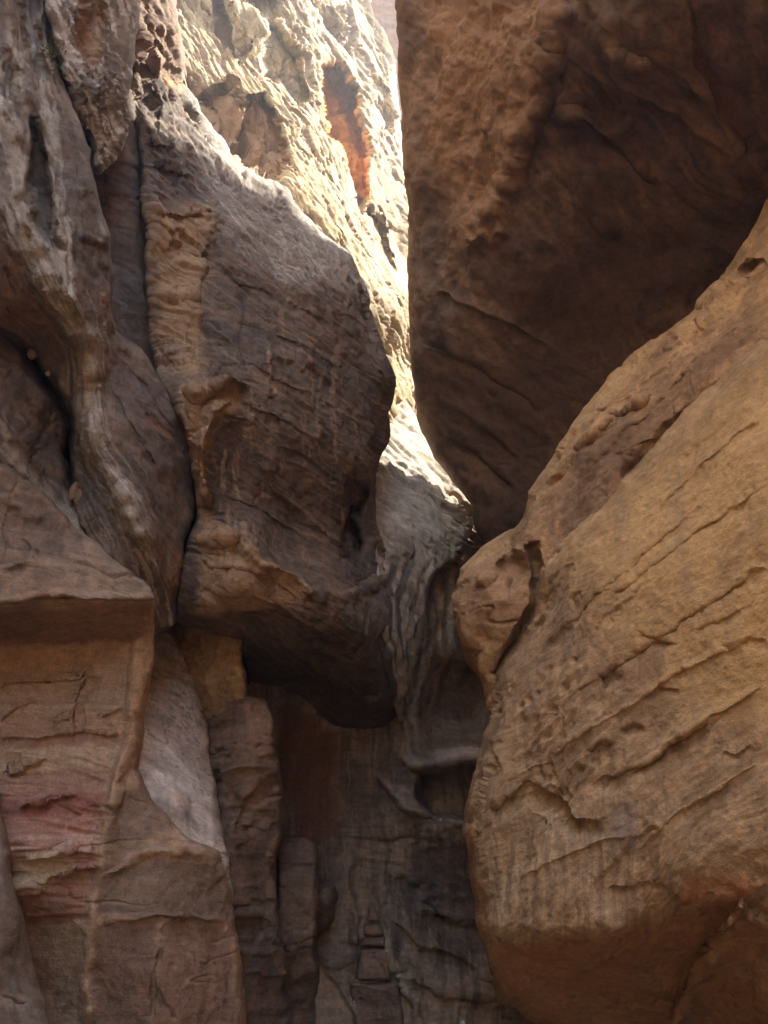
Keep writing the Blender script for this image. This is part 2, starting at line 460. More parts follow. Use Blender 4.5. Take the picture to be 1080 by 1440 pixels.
    def pc(s, m, x, y, am):
        nz = fbm([V[m, 0], V[m, 1], V[m, 2]], s.get('ns', .3), 4, .6, seed=seed+77)
        k = np.clip(falloff(s, x, y, 1)*(1+s.get('n', .9)*nz), 0, 1)*s.get('k', .8)
        c[m] = c[m]*(1-k[:, None]) + C(*s['c'])[None]*k[:, None]
    apply_strokes(paint, X, Y, seed, pc)
    # skirt running back into the rock
    nV = len(V); rings = []
    ray = V[bv]-EYE[None]; ray /= np.linalg.norm(ray, axis=1, keepdims=True)
    cen = V.mean(0)
    inw = cen[None]-V[bv]; inw -= (inw*ray).sum(1, keepdims=True)*ray; inw /= np.linalg.norm(inw, axis=1, keepdims=True)+1e-6
    remap = np.full(nV, -1, np.int64); remap[bv] = np.arange(len(bv))
    faces = [q]; prev = None; allV = [V]; allC = [c]; off = nV
    zz = np.zeros(len(bv), F)
    for bk, ii in ((.15*back, .02*back), (.5*back, .06*back), (back, .12*back)):
        nz = fbm([V[bv, 0]+bk, V[bv, 1], V[bv, 2]], .8, 3, seed=seed+88)[:, None]*.05*back
        allV.append(V[bv] + ray*bk + inw*(ii*inwf+nz)); allC.append(c[bv])
        a_ = be[:, 0] if prev is None else remap[be[:, 0]]+prev
        b_ = be[:, 1] if prev is None else remap[be[:, 1]]+prev
        faces.append(np.stack([b_, a_, remap[be[:, 0]]+off, remap[be[:, 1]]+off], 1))
        prev = off; off += len(bv)
    V = np.concatenate(allV); c = np.concatenate(allC); q = np.concatenate(faces)
    # origin at the foot of the rock
    o = np.array([np.median(V[:, 0]), np.median(V[:, 1]), V[:, 2].min()], F)
    ob = make_mesh(name, V-o[None], q, c, MATS[mat])
    ob.location = [float(v) for v in o]
    if parent is not None:
        ob.parent = parent; ob.location = [float(v) for v in (o-np.array(parent.location, F))]
    else:
        if kind: ob['kind'] = kind
        else: ob['label'] = label; ob['category'] = cat
        if group: ob['group'] = group
    OBJ[name] = ob
    return ob

def make_mesh(name, V, q, c, mat):
    me = bpy.data.meshes.new(name)
    me.vertices.add(len(V)); me.vertices.foreach_set('co', np.ascontiguousarray(V, F).ravel())
    me.loops.add(len(q)*4); me.loops.foreach_set('vertex_index', q.astype(np.int32).ravel())
    me.polygons.add(len(q)); me.polygons.foreach_set('loop_start', (np.arange(len(q))*4).astype(np.int32))
    me.polygons.foreach_set('loop_total', np.full(len(q), 4, np.int32))
    me.polygons.foreach_set('use_smooth', np.ones(len(q), bool))
    me.update(calc_edges=True)
    at = me.color_attributes.new('rock', 'FLOAT_COLOR', 'POINT')
    at.data.foreach_set('color', np.concatenate([c, np.ones((len(c), 1), F)], 1).astype(F).ravel())
    me.materials.append(mat)
    ob = bpy.data.objects.new(name, me); scene.collection.objects.link(ob)
    return ob

def sheet(name, fn, nu, nv, seed, color, amp, size, mat='rock', kind='structure'):
    """a displaced canyon wall given by fn(u, v) -> x, y, z in metres"""
    u, v = np.meshgrid(np.linspace(0, 1, nu, dtype=F), np.linspace(0, 1, nv, dtype=F))
    x, y, z = [np.asarray(a, F).ravel() for a in fn(u, v)]
    P = [x, y, z]
    h = amp*fbm(P, size, 6, .5, seed) + .35*amp*fbm([x, y, z*4], size*.7, 4, .5, seed+3)
    V = np.stack(P, 1)
    i = np.arange(nu*nv).reshape(nv, nu)
    q = np.stack([i[:-1, :-1].ravel(), i[:-1, 1:].ravel(), i[1:, 1:].ravel(), i[1:, :-1].ravel()], 1)
    fnrm = np.cross(V[q[:, 2]]-V[q[:, 0]], V[q[:, 3]]-V[q[:, 1]]); vn = np.zeros_like(V)
    for j in range(4):
        for c_ in range(3): vn[:, c_] += np.bincount(q[:, j], fnrm[:, c_], len(V))
    vn /= np.linalg.norm(vn, axis=1, keepdims=True)+1e-9
    V = V + vn*h[:, None]
    c = colour_field([V[:, 0], V[:, 1], V[:, 2]], None, None, color, seed)
    ob = make_mesh(name, V, q, c, MATS[mat])
    ob['kind'] = kind
    OBJ[name] = ob
    return ob

MATS = {'rock': rock_material('sandstone', .25, .65), 'smooth': rock_material('smooth_sandstone', .2, .5, 12),
        'bedded': rock_material('bedded_sandstone', .20, .55, 15), 'rough': rock_material('rough_sandstone', .16, .65, 18), 'flaky': rock_material('flaky_sandstone', .18, .35, 16)}

# ------------------------------------------------------------------ colours of the rock (albedo)
GOLD = C(.53, .355, .18); TAN = C(.43, .28, .16); BROWN = C(.25, .165, .105); DARK = C(.115, .085, .07)
RED = C(.33, .15, .095); ROSE = C(.40, .235, .175); CREAM = C(.60, .49, .35); GREY = C(.33, .285, .24)
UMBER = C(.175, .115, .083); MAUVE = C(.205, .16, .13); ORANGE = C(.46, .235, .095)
g_ = lambda a: tuple(float(v) for v in a)

# ------------------------------------------------------------------ canyon floor, and unseen canyon behind and above the viewer, shaped for the light
sheet('ground', lambda u, v: ((u-.5)*60, v*100-40, 0*u), 120, 160, 3,
      dict(base=TAN, alt=GOLD), .08, 3.0)
def left_wall(u, v):
    y = 6.5-u*40; z = v*46-.6
    return -4.8 - .6*np.sin(y*.35) - .04*z - .22*np.maximum(z-12, 0), y, z
sheet('canyon_wall_left', left_wall, 150, 140, 5, dict(base=GOLD, alt=CREAM), .8, 4.0)
def right_wall(u, v):
    y = 5.0-u*40; z = v*(33-23*sstep(4, 10, -y))-.6
    return 4.6 + .7*np.sin(y*.31+1) - z*.01, y, z
sheet('canyon_wall_right', right_wall, 150, 110, 7, dict(base=GOLD, alt=TAN), .8, 4.0)
def far_wall(u, v):
    y = 4.0+u*30; h = 36-13.5*sstep(13, 16.5, y); z = v*h-.6
    return 5.4 + 2.2*sstep(4, 9, y) + .4*np.sin(y*.5), y, z
sheet('sun_block_wall', far_wall, 140, 140, 9, dict(base=TAN, alt=BROWN), .5, 3.0)  # unseen wall added to block sun leaking in behind the overhang

# ------------------------------------------------------------------ far cliff closing the slot
mass('far_cliff', 'shaded rose-coloured cliff closing the slot beyond the sunlit wall', 'cliff',
     [(480, -700), (760, -700), (800, 800), (480, 800)],
     [(480, -700, 46), (760, -700, 44), (500, 100, 40), (760, 100, 38), (560, 560, 30), (700, 600, 29), (500, 800, 28), (780, 800, 27)],
     11, dict(base=C(.50, .25, .14), alt=C(.42, .24, .15)), detail=[('f', .8, 6, {}), ('f', .2, 1.2, {})], step=4)

# ------------------------------------------------------------------ sunlit cliff
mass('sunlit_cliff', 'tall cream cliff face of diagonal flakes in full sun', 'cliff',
     [(120, -500), (200, -800), (480, -800), (505, -60), (528, 20), (545, 50), (557, 85), (560, 140), (566, 190), (570, 250), (590, 300), (600, 400), (600, 470), (600, 540), (600, 570),
      (600, 640), (480, 660), (380, 500), (260, 330), (150, 150)],
     [(120, -500, 24), (480, -800, 40), (230, -60, 19), (260, 110, 17), (340, 240, 16.2), (440, 330, 15.4), (530, 440, 15.6), (545, 560, 16.2), (400, 100, 20), (400, -60, 23.5),
      (500, 0, 27), (540, 60, 28), (500, 200, 22), (560, 200, 25), (565, 350, 21.5), (520, 320, 18.5), (570, 500, 19), (580, 600, 18), (300, 350, 15.5), (400, 480, 15)],
     21, dict(base=C(.54, .43, .24), alt=C(.47, .34, .18), bed=.8, pale=(C(.52, .44, .30), .5, .1)),
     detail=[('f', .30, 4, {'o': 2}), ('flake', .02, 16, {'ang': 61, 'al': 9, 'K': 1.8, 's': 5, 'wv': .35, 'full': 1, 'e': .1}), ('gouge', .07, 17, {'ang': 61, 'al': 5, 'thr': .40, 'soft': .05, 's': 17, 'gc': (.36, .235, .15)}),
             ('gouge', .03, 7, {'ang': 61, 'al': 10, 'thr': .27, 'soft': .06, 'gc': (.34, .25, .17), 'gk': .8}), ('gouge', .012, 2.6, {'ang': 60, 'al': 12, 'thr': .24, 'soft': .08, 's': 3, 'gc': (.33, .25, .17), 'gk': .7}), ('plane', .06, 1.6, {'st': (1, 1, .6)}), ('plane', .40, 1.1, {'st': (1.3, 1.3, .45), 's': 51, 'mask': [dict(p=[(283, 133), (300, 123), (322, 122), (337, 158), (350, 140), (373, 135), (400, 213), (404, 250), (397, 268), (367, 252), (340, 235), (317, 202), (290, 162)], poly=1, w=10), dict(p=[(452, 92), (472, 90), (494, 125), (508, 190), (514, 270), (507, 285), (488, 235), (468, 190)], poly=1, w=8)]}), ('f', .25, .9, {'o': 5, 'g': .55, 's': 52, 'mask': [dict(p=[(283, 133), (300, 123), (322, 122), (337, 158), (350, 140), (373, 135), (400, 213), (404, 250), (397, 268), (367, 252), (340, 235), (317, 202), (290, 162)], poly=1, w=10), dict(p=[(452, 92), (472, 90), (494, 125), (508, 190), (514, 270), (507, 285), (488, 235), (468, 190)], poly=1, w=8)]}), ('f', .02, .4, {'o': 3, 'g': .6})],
     strokes=[
        dict(p=[(450, 90), (474, 88), (498, 125), (512, 190), (518, 272), (507, 290), (484, 235), (464, 190)], poly=1, a=-2.6, w=6),
        dict(p=[(283, 133), (300, 123), (322, 122), (337, 158), (350, 140), (373, 135), (400, 213), (404, 250), (397, 268), (367, 252), (340, 235), (317, 202), (290, 162)], poly=1, a=-1.0, w=12),
        dict(p=[(373, 35), (395, 40), (420, 80), (432, 140), (420, 150), (400, 120), (376, 90)], poly=1, a=-1.2, w=9), dict(p=[(340, 0), (385, -10), (395, 45), (378, 32)], poly=1, a=-1, w=9), dict(p=[(305, -10), (325, 30), (330, 70), (312, 40)], poly=1, a=-1, w=9), dict(p=[(520, 300), (545, 320), (555, 380), (535, 360)], poly=1, a=-.8, w=9), dict(p=[(540, 400), (556, 430), (552, 440)], poly=1, a=-.5, w=8),
        dict(p=[(430, 0), (470, 15), (480, 60), (450, 40)], poly=1, a=-.5, w=12),
        dict(p=[(520, 110), (545, 130), (548, 190), (525, 180)], poly=1, a=-.6, w=12)],
     paint=[dict(p=[(448, 88), (474, 86), (500, 125), (515, 190), (522, 285), (484, 240), (460, 190)], poly=1, c=(.75, .32, .06), k=1, w=6, n=.1),  # orange bounce glow painted into the niche
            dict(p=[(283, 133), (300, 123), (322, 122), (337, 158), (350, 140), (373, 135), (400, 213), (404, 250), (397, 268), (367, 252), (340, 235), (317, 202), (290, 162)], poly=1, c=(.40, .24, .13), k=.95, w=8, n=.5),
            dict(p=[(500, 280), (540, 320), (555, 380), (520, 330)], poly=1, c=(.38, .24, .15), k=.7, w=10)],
     mat='flaky', roll=(10, .4), step=1.35, back=6)

# ------------------------------------------------------------------ back wall with the pale tongue, flutes and niches
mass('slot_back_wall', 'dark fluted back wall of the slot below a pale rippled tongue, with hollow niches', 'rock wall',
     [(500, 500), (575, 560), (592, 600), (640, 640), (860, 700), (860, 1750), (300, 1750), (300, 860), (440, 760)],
     [(575, 565, 18.5), (600, 610, 18), (545, 650, 15.6), (540, 720, 14.6), (600, 680, 15.6), (660, 690, 16.6), (700, 780, 16.6), (560, 790, 13.9), (600, 780, 14.0), (640, 800, 15.0),
      (590, 900, 13.7), (640, 920, 14.6), (570, 1000, 13.6), (600, 1000, 14.1), (660, 1010, 15.2), (800, 1000, 15), (560, 1060, 13.3), (610, 1062, 13.7), (660, 1064, 13.6),
      (580, 1170, 13.0), (640, 1160, 13.0), (540, 1100, 13.1), (600, 1200, 13.2), (640, 1300, 13.1), (560, 1300, 12.4), (560, 1400, 11.9), (650, 1400, 12.0), (720, 1430, 12.0), (800, 1400, 12.2),
      (400, 990, 12.6), (470, 1030, 13.2), (350, 980, 12.0), (420, 1100, 12.5), (480, 1120, 13.0), (450, 1250, 12.2), (500, 1300, 12.1), (470, 1420, 11.6), (400, 1400, 11.8), (330, 1200, 11.6),
      (400, 1750, 10.5), (700, 1750, 11), (480, 850, 13.4), (330, 900, 12)],
     31, dict(base=C(.34, .25, .185), alt=C(.43, .31, .21), bed=.5, varnish=(DARK, .6, .2), pale=(CREAM, .3, .45),
          streaks=[dict(c=(.14, .10, .08), size=11, al=14, thr=.1, k=.6), dict(c=(.45, .36, .27), size=5, al=26, thr=.28, k=.6)]),
     flow=[([(575, 590), (545, 680), (535, 760), (560, 860), (572, 960), (560, 1040)], 0),
           ([(600, 640), (590, 720), (592, 800), (600, 900), (578, 980), (575, 1060)], 30),
           ([(650, 700), (625, 760), (620, 900), (600, 990), (610, 1060)], 62),
           ([(720, 760), (690, 860), (690, 1060)], 120), ([(450, 900), (450, 1400)], -120), ([(540, 1150), (540, 1400)], -30), ([(640, 1150), (640, 1400)], 70)],
     detail=[('flute', .035, 16, {'al': 12, 'k': 'f', 'o': 3, 'mask': [dict(p=[(520, 760), (720, 760), (690, 880), (560, 1040), (500, 900)], poly=1, w=40)]}),
             ('flake', .05, 16, {'lin': 1, 'ang': 35, 'al': 6, 'K': 2.04, 'mask': [dict(p=[(520, 560), (620, 600), (720, 740), (640, 800), (560, 900), (500, 800)], poly=1, w=40)]}),
             ('f', .08, 1.2, {'o': 6, 'g': .55}), ('plane', .07, .7, {'st': (.8, .8, 1.2), 'mask': [dict(p=[(480, 1170), (760, 1160), (760, 1500), (480, 1500)], poly=1, w=40)]}), ('crack', .03, .8, {'st': (.35, .35, 1.5), 'wd': .035}), ('crack', .06, .8, {'st': (1.3, 1.3, .3), 'wd': .02, 's': 9}), ('terr', 0.028, 1.17, {'K': 2.04, 'mask': [dict(p=[(480, 1170), (760, 1160), (760, 1500), (480, 1500)], poly=1, w=40)]}), ('strata', .07, .35, {'mask': [dict(p=[(380, 1150), (760, 1160), (760, 1500), (380, 1500)], poly=1, w=40)]}), ('f', .03, .2, {'o': 3})],
     strokes=[
        dict(p=[(616, 1062), (606, 1020), (612, 980), (628, 930), (625, 880), (610, 800)], a=.14, wl=10, wr=14, pow=1.2, tp=.05), dict(p=[(592, 1050), (580, 1010), (588, 960), (600, 900), (592, 830)], a=.12, wl=8, wr=10, pow=1.2), dict(p=[(650, 930), (642, 900), (640, 840), (648, 780)], a=.12, wl=10, wr=14, pow=1.2),
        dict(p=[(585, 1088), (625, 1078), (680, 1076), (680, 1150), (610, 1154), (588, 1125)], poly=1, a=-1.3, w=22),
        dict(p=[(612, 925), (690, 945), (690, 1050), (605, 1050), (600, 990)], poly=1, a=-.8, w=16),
        dict(p=[(556, 1060), (600, 1084), (640, 1070), (690, 1064)], a=.26, wl=28, wr=8, tp=.12), dict(p=[(602, 1150), (583, 1130), (590, 1085), (575, 1040), (562, 1000)], a=.14, wl=34, wr=10, tp=.2),
        dict(p=[(530, 1085), (575, 1140), (640, 1158), (690, 1155)], a=.3, wl=22, wr=5, pow=1.3, tp=.15), dict(p=[(590, 1440), (570, 1400), (549, 1360), (542, 1300), (530, 1278)], a=.2, wl=5, wr=30, pow=1.3), dict(p=[(500, 1400), (505, 1330), (495, 1250), (490, 1180)], a=.18, wl=24, wr=8, pow=1.3),
        dict(p=[(575, 1272), (640, 1292), (700, 1290)], a=.2, wl=6, wr=14),
        dict(p=[(545, 1290), (600, 1330), (660, 1350), (700, 1390)], a=.18, wl=24, wr=6, pow=1.2),
        dict(p=[(560, 1375), (620, 1392), (700, 1405)], a=.18, wl=22, wr=6, pow=1.2)],
     paint=[dict(p=[(610, 800), (625, 880), (628, 930), (612, 980), (606, 1020), (616, 1062)], w=6, c=(.60, .40, .25), k=.85, n=.3),
            dict(p=[(592, 830), (600, 900), (588, 960), (580, 1010), (592, 1050)], w=5, c=(.56, .49, .41), k=.75, n=.5), dict(p=[(648, 780), (640, 840), (642, 900), (650, 930)], w=5, c=(.48, .36, .26), k=.7, n=.4), dict(p=[(580, 840), (585, 900), (572, 960), (566, 1010), (578, 1050)], w=4, c=(.55, .49, .42), k=.75, n=.5), dict(p=[(632, 800), (636, 870), (640, 920)], w=4, c=(.5, .4, .3), k=.6, n=.5),
            dict(p=[(562, 1000), (575, 1040), (588, 1085)], w=4, c=(.5, .44, .36), k=.7, n=.5),
            dict(p=[(590, 1440), (570, 1400), (549, 1360), (542, 1300), (535, 1280)], w=12, c=(.48, .4, .31), k=.7), dict(p=[(500, 1380), (505, 1330), (498, 1250), (490, 1160), (470, 1080)], w=12, c=(.42, .32, .23), k=.6), dict(p=[(556, 1060), (600, 1080), (640, 1066), (690, 1060)], w=12, c=(.44, .37, .31), k=.7), dict(p=[(530, 1085), (575, 1140), (640, 1155), (690, 1152)], w=12, c=(.44, .37, .31), k=.7), dict(p=[(655, 700), (668, 705), (668, 745), (660, 740)], poly=1, w=4, c=(.6, .5, .38), k=.9, n=.2),  # pale ledge lips and the cream gap at right have their light painted in
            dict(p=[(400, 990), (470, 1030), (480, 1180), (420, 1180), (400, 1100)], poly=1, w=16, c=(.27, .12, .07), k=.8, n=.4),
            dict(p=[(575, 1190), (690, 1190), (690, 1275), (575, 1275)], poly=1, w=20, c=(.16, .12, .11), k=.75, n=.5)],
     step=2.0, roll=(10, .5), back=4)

# ------------------------------------------------------------------ central buttress
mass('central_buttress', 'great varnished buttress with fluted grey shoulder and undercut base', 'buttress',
     [(170, -500), (225, -500, 4, .05), (243, 0, 4, .05), (255, 60, 4, .05), (262, 115, 18, .6), (290, 163, 22, .8), (313, 193, 24, .9), (337, 230, 26, 1.0), (367, 250, 28, 1.0), (400, 267, 28, 1.0), (440, 317, 28, 1.0), (493, 360, 30, .9), (523, 417, 30, .8), (537, 473, 30, .8),
      (552, 530, 30, 1.0), (549, 600, 30, 1.0), (531, 660, 30, 1.0), (527, 705, 16, .6), (531, 740, 12, .5), (545, 775, 12, .5), (560, 830, 12, .5), (573, 900, 14, .7), (570, 960), (558, 1010, 10, .3), (540, 1034, 6, .2),
      (500, 1024, 5, .1), (467, 1024, 5, .1), (402, 984, 5, .1), (348, 978, 5, .1), (340, 900, 10, .3), (300, 890, 12, .6), (262, 880, 12, .6), (240, 870, 8, .2), (246, 840, 8, .2), (262, 780, 8, .2), (274, 725, 8, .2), (268, 650, 8, .2), (254, 580, 8, .2), (222, 535, 8, .2), (212, 480, 8, .2), (204, 330), (192, 200), (182, 100)],
     [(200, -500, 19), (225, -60, 14), (215, 60, 12.6), (262, 120, 14.2), (215, 200, 11.4), (300, 180, 14), (280, 300, 11.3), (340, 240, 13.6), (380, 330, 12.4), (440, 330, 13.7), (500, 380, 13.6), (440, 430, 11.6), (530, 460, 13.2),
      (545, 570, 12.5), (480, 560, 11.1), (400, 500, 10.4), (330, 500, 10.0), (240, 400, 10.3), (225, 520, 9.8), (275, 560, 9.0), (330, 580, 9.3), (420, 640, 10.0), (500, 660, 11.0), (525, 720, 12.0),
      (280, 720, 9.0), (340, 720, 9.3), (400, 740, 10), (470, 780, 10.6), (285, 810, 8.7), (340, 790, 8.6), (400, 825, 9.0), (470, 845, 9.7), (530, 860, 11), (565, 920, 12.2),
      (290, 865, 8.8), (345, 872, 9.0), (430, 900, 9.6), (500, 930, 10.6), (555, 990, 12.4), (350, 970, 12.2), (405, 975, 12.6), (470, 1018, 13.2), (535, 1030, 13.4), (440, 940, 11.6)],
     41, dict(base=C(.125, .097, .08), alt=C(.18, .122, .082), bed=.5, varnish=(DARK, .7, .05), pale=(TAN, .35, .5),
          streaks=[dict(c=(.55, .50, .43), size=3.2, al=13, ang=57, thr=.1, ws=.14, k=.85, s=21, mask=[dict(p=[(262, 100), (345, 225), (450, 310), (540, 440), (545, 500), (480, 400), (400, 400), (300, 310), (285, 200)], poly=1, w=50)]),
                   dict(c=(.09, .072, .062), size=4, al=26, ang=33, thr=.1, k=.55, s=3), dict(c=(.27, .195, .14), size=3.5, al=30, ang=33, thr=.2, k=.55, s=5),
                   dict(c=(.36, .25, .17), size=5, al=14, ang=88, thr=.35, k=.6, mask=[dict(p=[(300, 500), (520, 480), (520, 800), (300, 760)], poly=1, w=60)]),
                   dict(c=(.42, .28, .17), size=5, al=14, ang=25, thr=.1, k=.5, mask=[dict(p=[(280, 740), (340, 750), (440, 825), (470, 900), (400, 900), (275, 870)], poly=1, w=30)])]),
     detail=[('f', .16, 1.6, {'o': 6, 'g': .55}), ('strata', .035, .26, {'warp': .4, 'tilt': (.45, 0), 'sharp': 4}), ('terr', 0.02, 1.43, {'K': 2.04, 'sz': 1.6}), ('f', .03, .22, {'o': 4, 'g': .6}), ('crack', .04, 1.2, {'st': (.3, .3, 1.4)}), ('crack', .035, 1.0, {'st': (1.3, 1.3, .3), 'wd': .02, 's': 9}), ('plane', .045, .9, {'st': (.6, .6, 1.3), 'tilt': (.45, 0), 's': 4}),
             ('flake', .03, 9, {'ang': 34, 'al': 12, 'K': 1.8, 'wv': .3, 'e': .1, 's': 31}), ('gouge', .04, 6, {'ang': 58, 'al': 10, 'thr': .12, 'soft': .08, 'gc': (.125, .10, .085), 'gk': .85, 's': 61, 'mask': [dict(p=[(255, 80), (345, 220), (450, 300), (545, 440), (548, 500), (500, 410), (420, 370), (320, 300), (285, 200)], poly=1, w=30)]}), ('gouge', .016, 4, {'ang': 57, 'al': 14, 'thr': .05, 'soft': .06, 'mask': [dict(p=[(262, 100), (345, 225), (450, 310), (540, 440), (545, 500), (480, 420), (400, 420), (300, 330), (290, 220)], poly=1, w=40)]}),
             ('plane', .10, .5, {'st': (.8, .8, 1.3), 's': 21, 'mask': [dict(p=[(178, -80), (242, -80), (264, 110), (312, 300), (290, 530), (215, 530), (190, 200)], poly=1, w=20)]}), ('strata', .045, .3, {'sharp': 4, 's': 22, 'mask': [dict(p=[(178, -80), (242, -80), (264, 110), (312, 300), (290, 530), (215, 530), (190, 200)], poly=1, w=20)]})],
     strokes=[
        # golden fractured column
        dict(p=[(188, 94), (225, 88), (260, 100)], a=.28, wl=26, wr=4, tp=.05), dict(p=[(186, 42), (215, 36), (246, 44)], a=.14, wl=18, wr=4, tp=.05), dict(p=[(222, 200), (218, 150), (226, 110)], a=-.12, w=4), dict(p=[(205, 60), (208, 10), (202, -30)], a=-.12, w=4), dict(p=[(200, 240), (235, 232), (270, 245)], a=.12, wl=16, wr=4),
        dict(p=[(200, 130), (240, 118), (262, 112)], a=.3, wl=4, wr=30), 
        dict(p=[(205, 300), (255, 302), (310, 295)], a=.12, wl=22, wr=4), dict(p=[(205, 195), (240, 205), (265, 195)], a=.15, wl=14, wr=4), dict(p=[(230, 500), (270, 492), (300, 505)], a=.1, wl=5, wr=20), dict(p=[(222, 415), (280, 422)], a=.08, wl=16, wr=4),
        dict(p=[(278, 500), (284, 400), (300, 330), (312, 290)], a=-.08, wl=5, wr=20),
        dict(p=[(310, 440), (400, 478), (520, 548)], a=-0.05, wl=3, wr=12, pow=1.2), dict(p=[(330, 500), (430, 548), (535, 610)], a=0.05, wl=12, wr=3, pow=1.2), dict(p=[(320, 395), (420, 430), (530, 500)], a=-0.05, wl=3, wr=12, pow=1.2), dict(p=[(340, 560), (430, 608), (520, 668)], a=0.05, wl=12, wr=3, pow=1.2), dict(p=[(390, 620), (450, 660), (500, 690)], a=-0.05, wl=3, wr=12, pow=1.2), dict(p=[(360, 350), (440, 385), (520, 450)], a=0.05, wl=12, wr=3, pow=1.2), dict(p=[(300, 690), (380, 725), (470, 790)], a=-0.05, wl=3, wr=12, pow=1.2), dict(p=[(285, 800), (350, 800), (430, 850), (500, 880)], a=0.05, wl=12, wr=3, pow=1.2), dict(p=[(290, 835), (350, 838), (420, 880), (500, 925)], a=-0.05, wl=3, wr=12, pow=1.2), dict(p=[(400, 700), (440, 735), (480, 770)], a=0.05, wl=12, wr=3, pow=1.2), dict(p=[(390, 470), (384, 540), (390, 620)], a=-0.05, wl=3, wr=12, pow=1.2), dict(p=[(450, 520), (446, 600), (455, 680)], a=0.05, wl=12, wr=3, pow=1.2), dict(p=[(345, 400), (338, 480), (345, 540)], a=-0.05, wl=3, wr=12, pow=1.2),
        # hooded hollow
        dict(p=[(262, 560), (285, 540), (330, 532), (360, 548)], a=.35, wl=7, wr=22),
        dict(p=[(290, 720), (285, 640), (300, 580), (330, 560)], a=.3, wl=20, wr=10),
        dict(p=[(310, 620), (350, 600), (375, 650), (385, 720), (350, 730), (315, 700)], poly=1, a=-.16, w=34),
        # dark pocket and brow
        dict(p=[(482, 680), (497, 660), (515, 690), (508, 730), (490, 720)], poly=1, a=-.6, w=12),
        dict(p=[(478, 740), (495, 715), (512, 760), (500, 800), (475, 790)], poly=1, a=-.6, w=12),
        dict(p=[(280, 760), (340, 745), (380, 790), (440, 822), (480, 838)], a=.35, wl=7, wr=30),
        dict(p=[(470, 840), (540, 815), (565, 800)], a=.2, wl=5, wr=16),
        dict(p=[(380, 470), (385, 520), (375, 560)], a=.1, w=7), dict(p=[(280, 300), (420, 480), (520, 560)], a=.12, w=26)],
     paint=[dict(p=[(310, 440), (400, 478), (520, 548)], w=7, c=(0.08, 0.065, 0.055), k=0.5, n=1.2, ns=.5), dict(p=[(330, 500), (430, 548), (535, 610)], w=5, c=(0.26, 0.18, 0.125), k=0.5, n=1.2, ns=.5), dict(p=[(320, 395), (420, 430), (530, 500)], w=7, c=(0.08, 0.065, 0.055), k=0.5, n=1.2, ns=.5), dict(p=[(340, 560), (430, 608), (520, 668)], w=5, c=(0.26, 0.18, 0.125), k=0.5, n=1.2, ns=.5), dict(p=[(390, 620), (450, 660), (500, 690)], w=7, c=(0.08, 0.065, 0.055), k=0.5, n=1.2, ns=.5), dict(p=[(360, 350), (440, 385), (520, 450)], w=5, c=(0.26, 0.18, 0.125), k=0.5, n=1.2, ns=.5), dict(p=[(300, 690), (380, 725), (470, 790)], w=7, c=(0.08, 0.065, 0.055), k=0.5, n=1.2, ns=.5), dict(p=[(285, 800), (350, 800), (430, 850), (500, 880)], w=5, c=(0.26, 0.18, 0.125), k=0.5, n=1.2, ns=.5), dict(p=[(290, 835), (350, 838), (420, 880), (500, 925)], w=7, c=(0.08, 0.065, 0.055), k=0.5, n=1.2, ns=.5), dict(p=[(400, 700), (440, 735), (480, 770)], w=5, c=(0.26, 0.18, 0.125), k=0.5, n=1.2, ns=.5), dict(p=[(390, 470), (384, 540), (390, 620)], w=7, c=(0.08, 0.065, 0.055), k=0.5, n=1.2, ns=.5), dict(p=[(450, 520), (446, 600), (455, 680)], w=5, c=(0.26, 0.18, 0.125), k=0.5, n=1.2, ns=.5), dict(p=[(345, 400), (338, 480), (345, 540)], w=7, c=(0.08, 0.065, 0.055), k=0.5, n=1.2, ns=.5),
            dict(p=[(212, 300), (300, 290), (285, 400), (278, 530), (225, 530), (215, 400)], poly=1, w=34, c=(.43, .285, .165), k=.75, n=1.0, ns=.5),
            dict(p=[(258, 548), (340, 535), (345, 570), (300, 600), (285, 720), (330, 760), (440, 825), (400, 860), (280, 860), (285, 740), (265, 640)], poly=1, w=18, c=g_(TAN), k=.75, n=.5),
            dict(p=[(180, -300), (232, -300), (250, 0), (262, 112), (200, 118), (185, 60)], poly=1, w=14, c=(.25, .155, .10), k=.8, n=.9),
            dict(p=[(215, 125), (262, 115), (250, 130)], w=8, c=(.5, .3, .15), k=.8),
            dict(p=[(380, 480), (386, 560)], w=6, c=(.45, .3, .2), k=.6), dict(p=[(320, 620), (316, 700)], w=5, c=(.5, .42, .33), k=.6), dict(p=[(332, 640), (335, 720)], w=4, c=(.5, .42, .33), k=.5),
            dict(p=[(262, 105), (345, 225), (450, 310), (540, 440), (545, 500), (480, 400), (400, 400), (300, 300), (290, 220)], poly=1, w=40, c=g_(GREY), k=.6, n=.6),
            dict(p=[(480, 850), (565, 810), (575, 930), (555, 990), (520, 920)], poly=1, w=24, c=g_(GREY), k=.5, n=.8)],
     step=1.6, roll=(16, .5), back=4, edge=6.5)

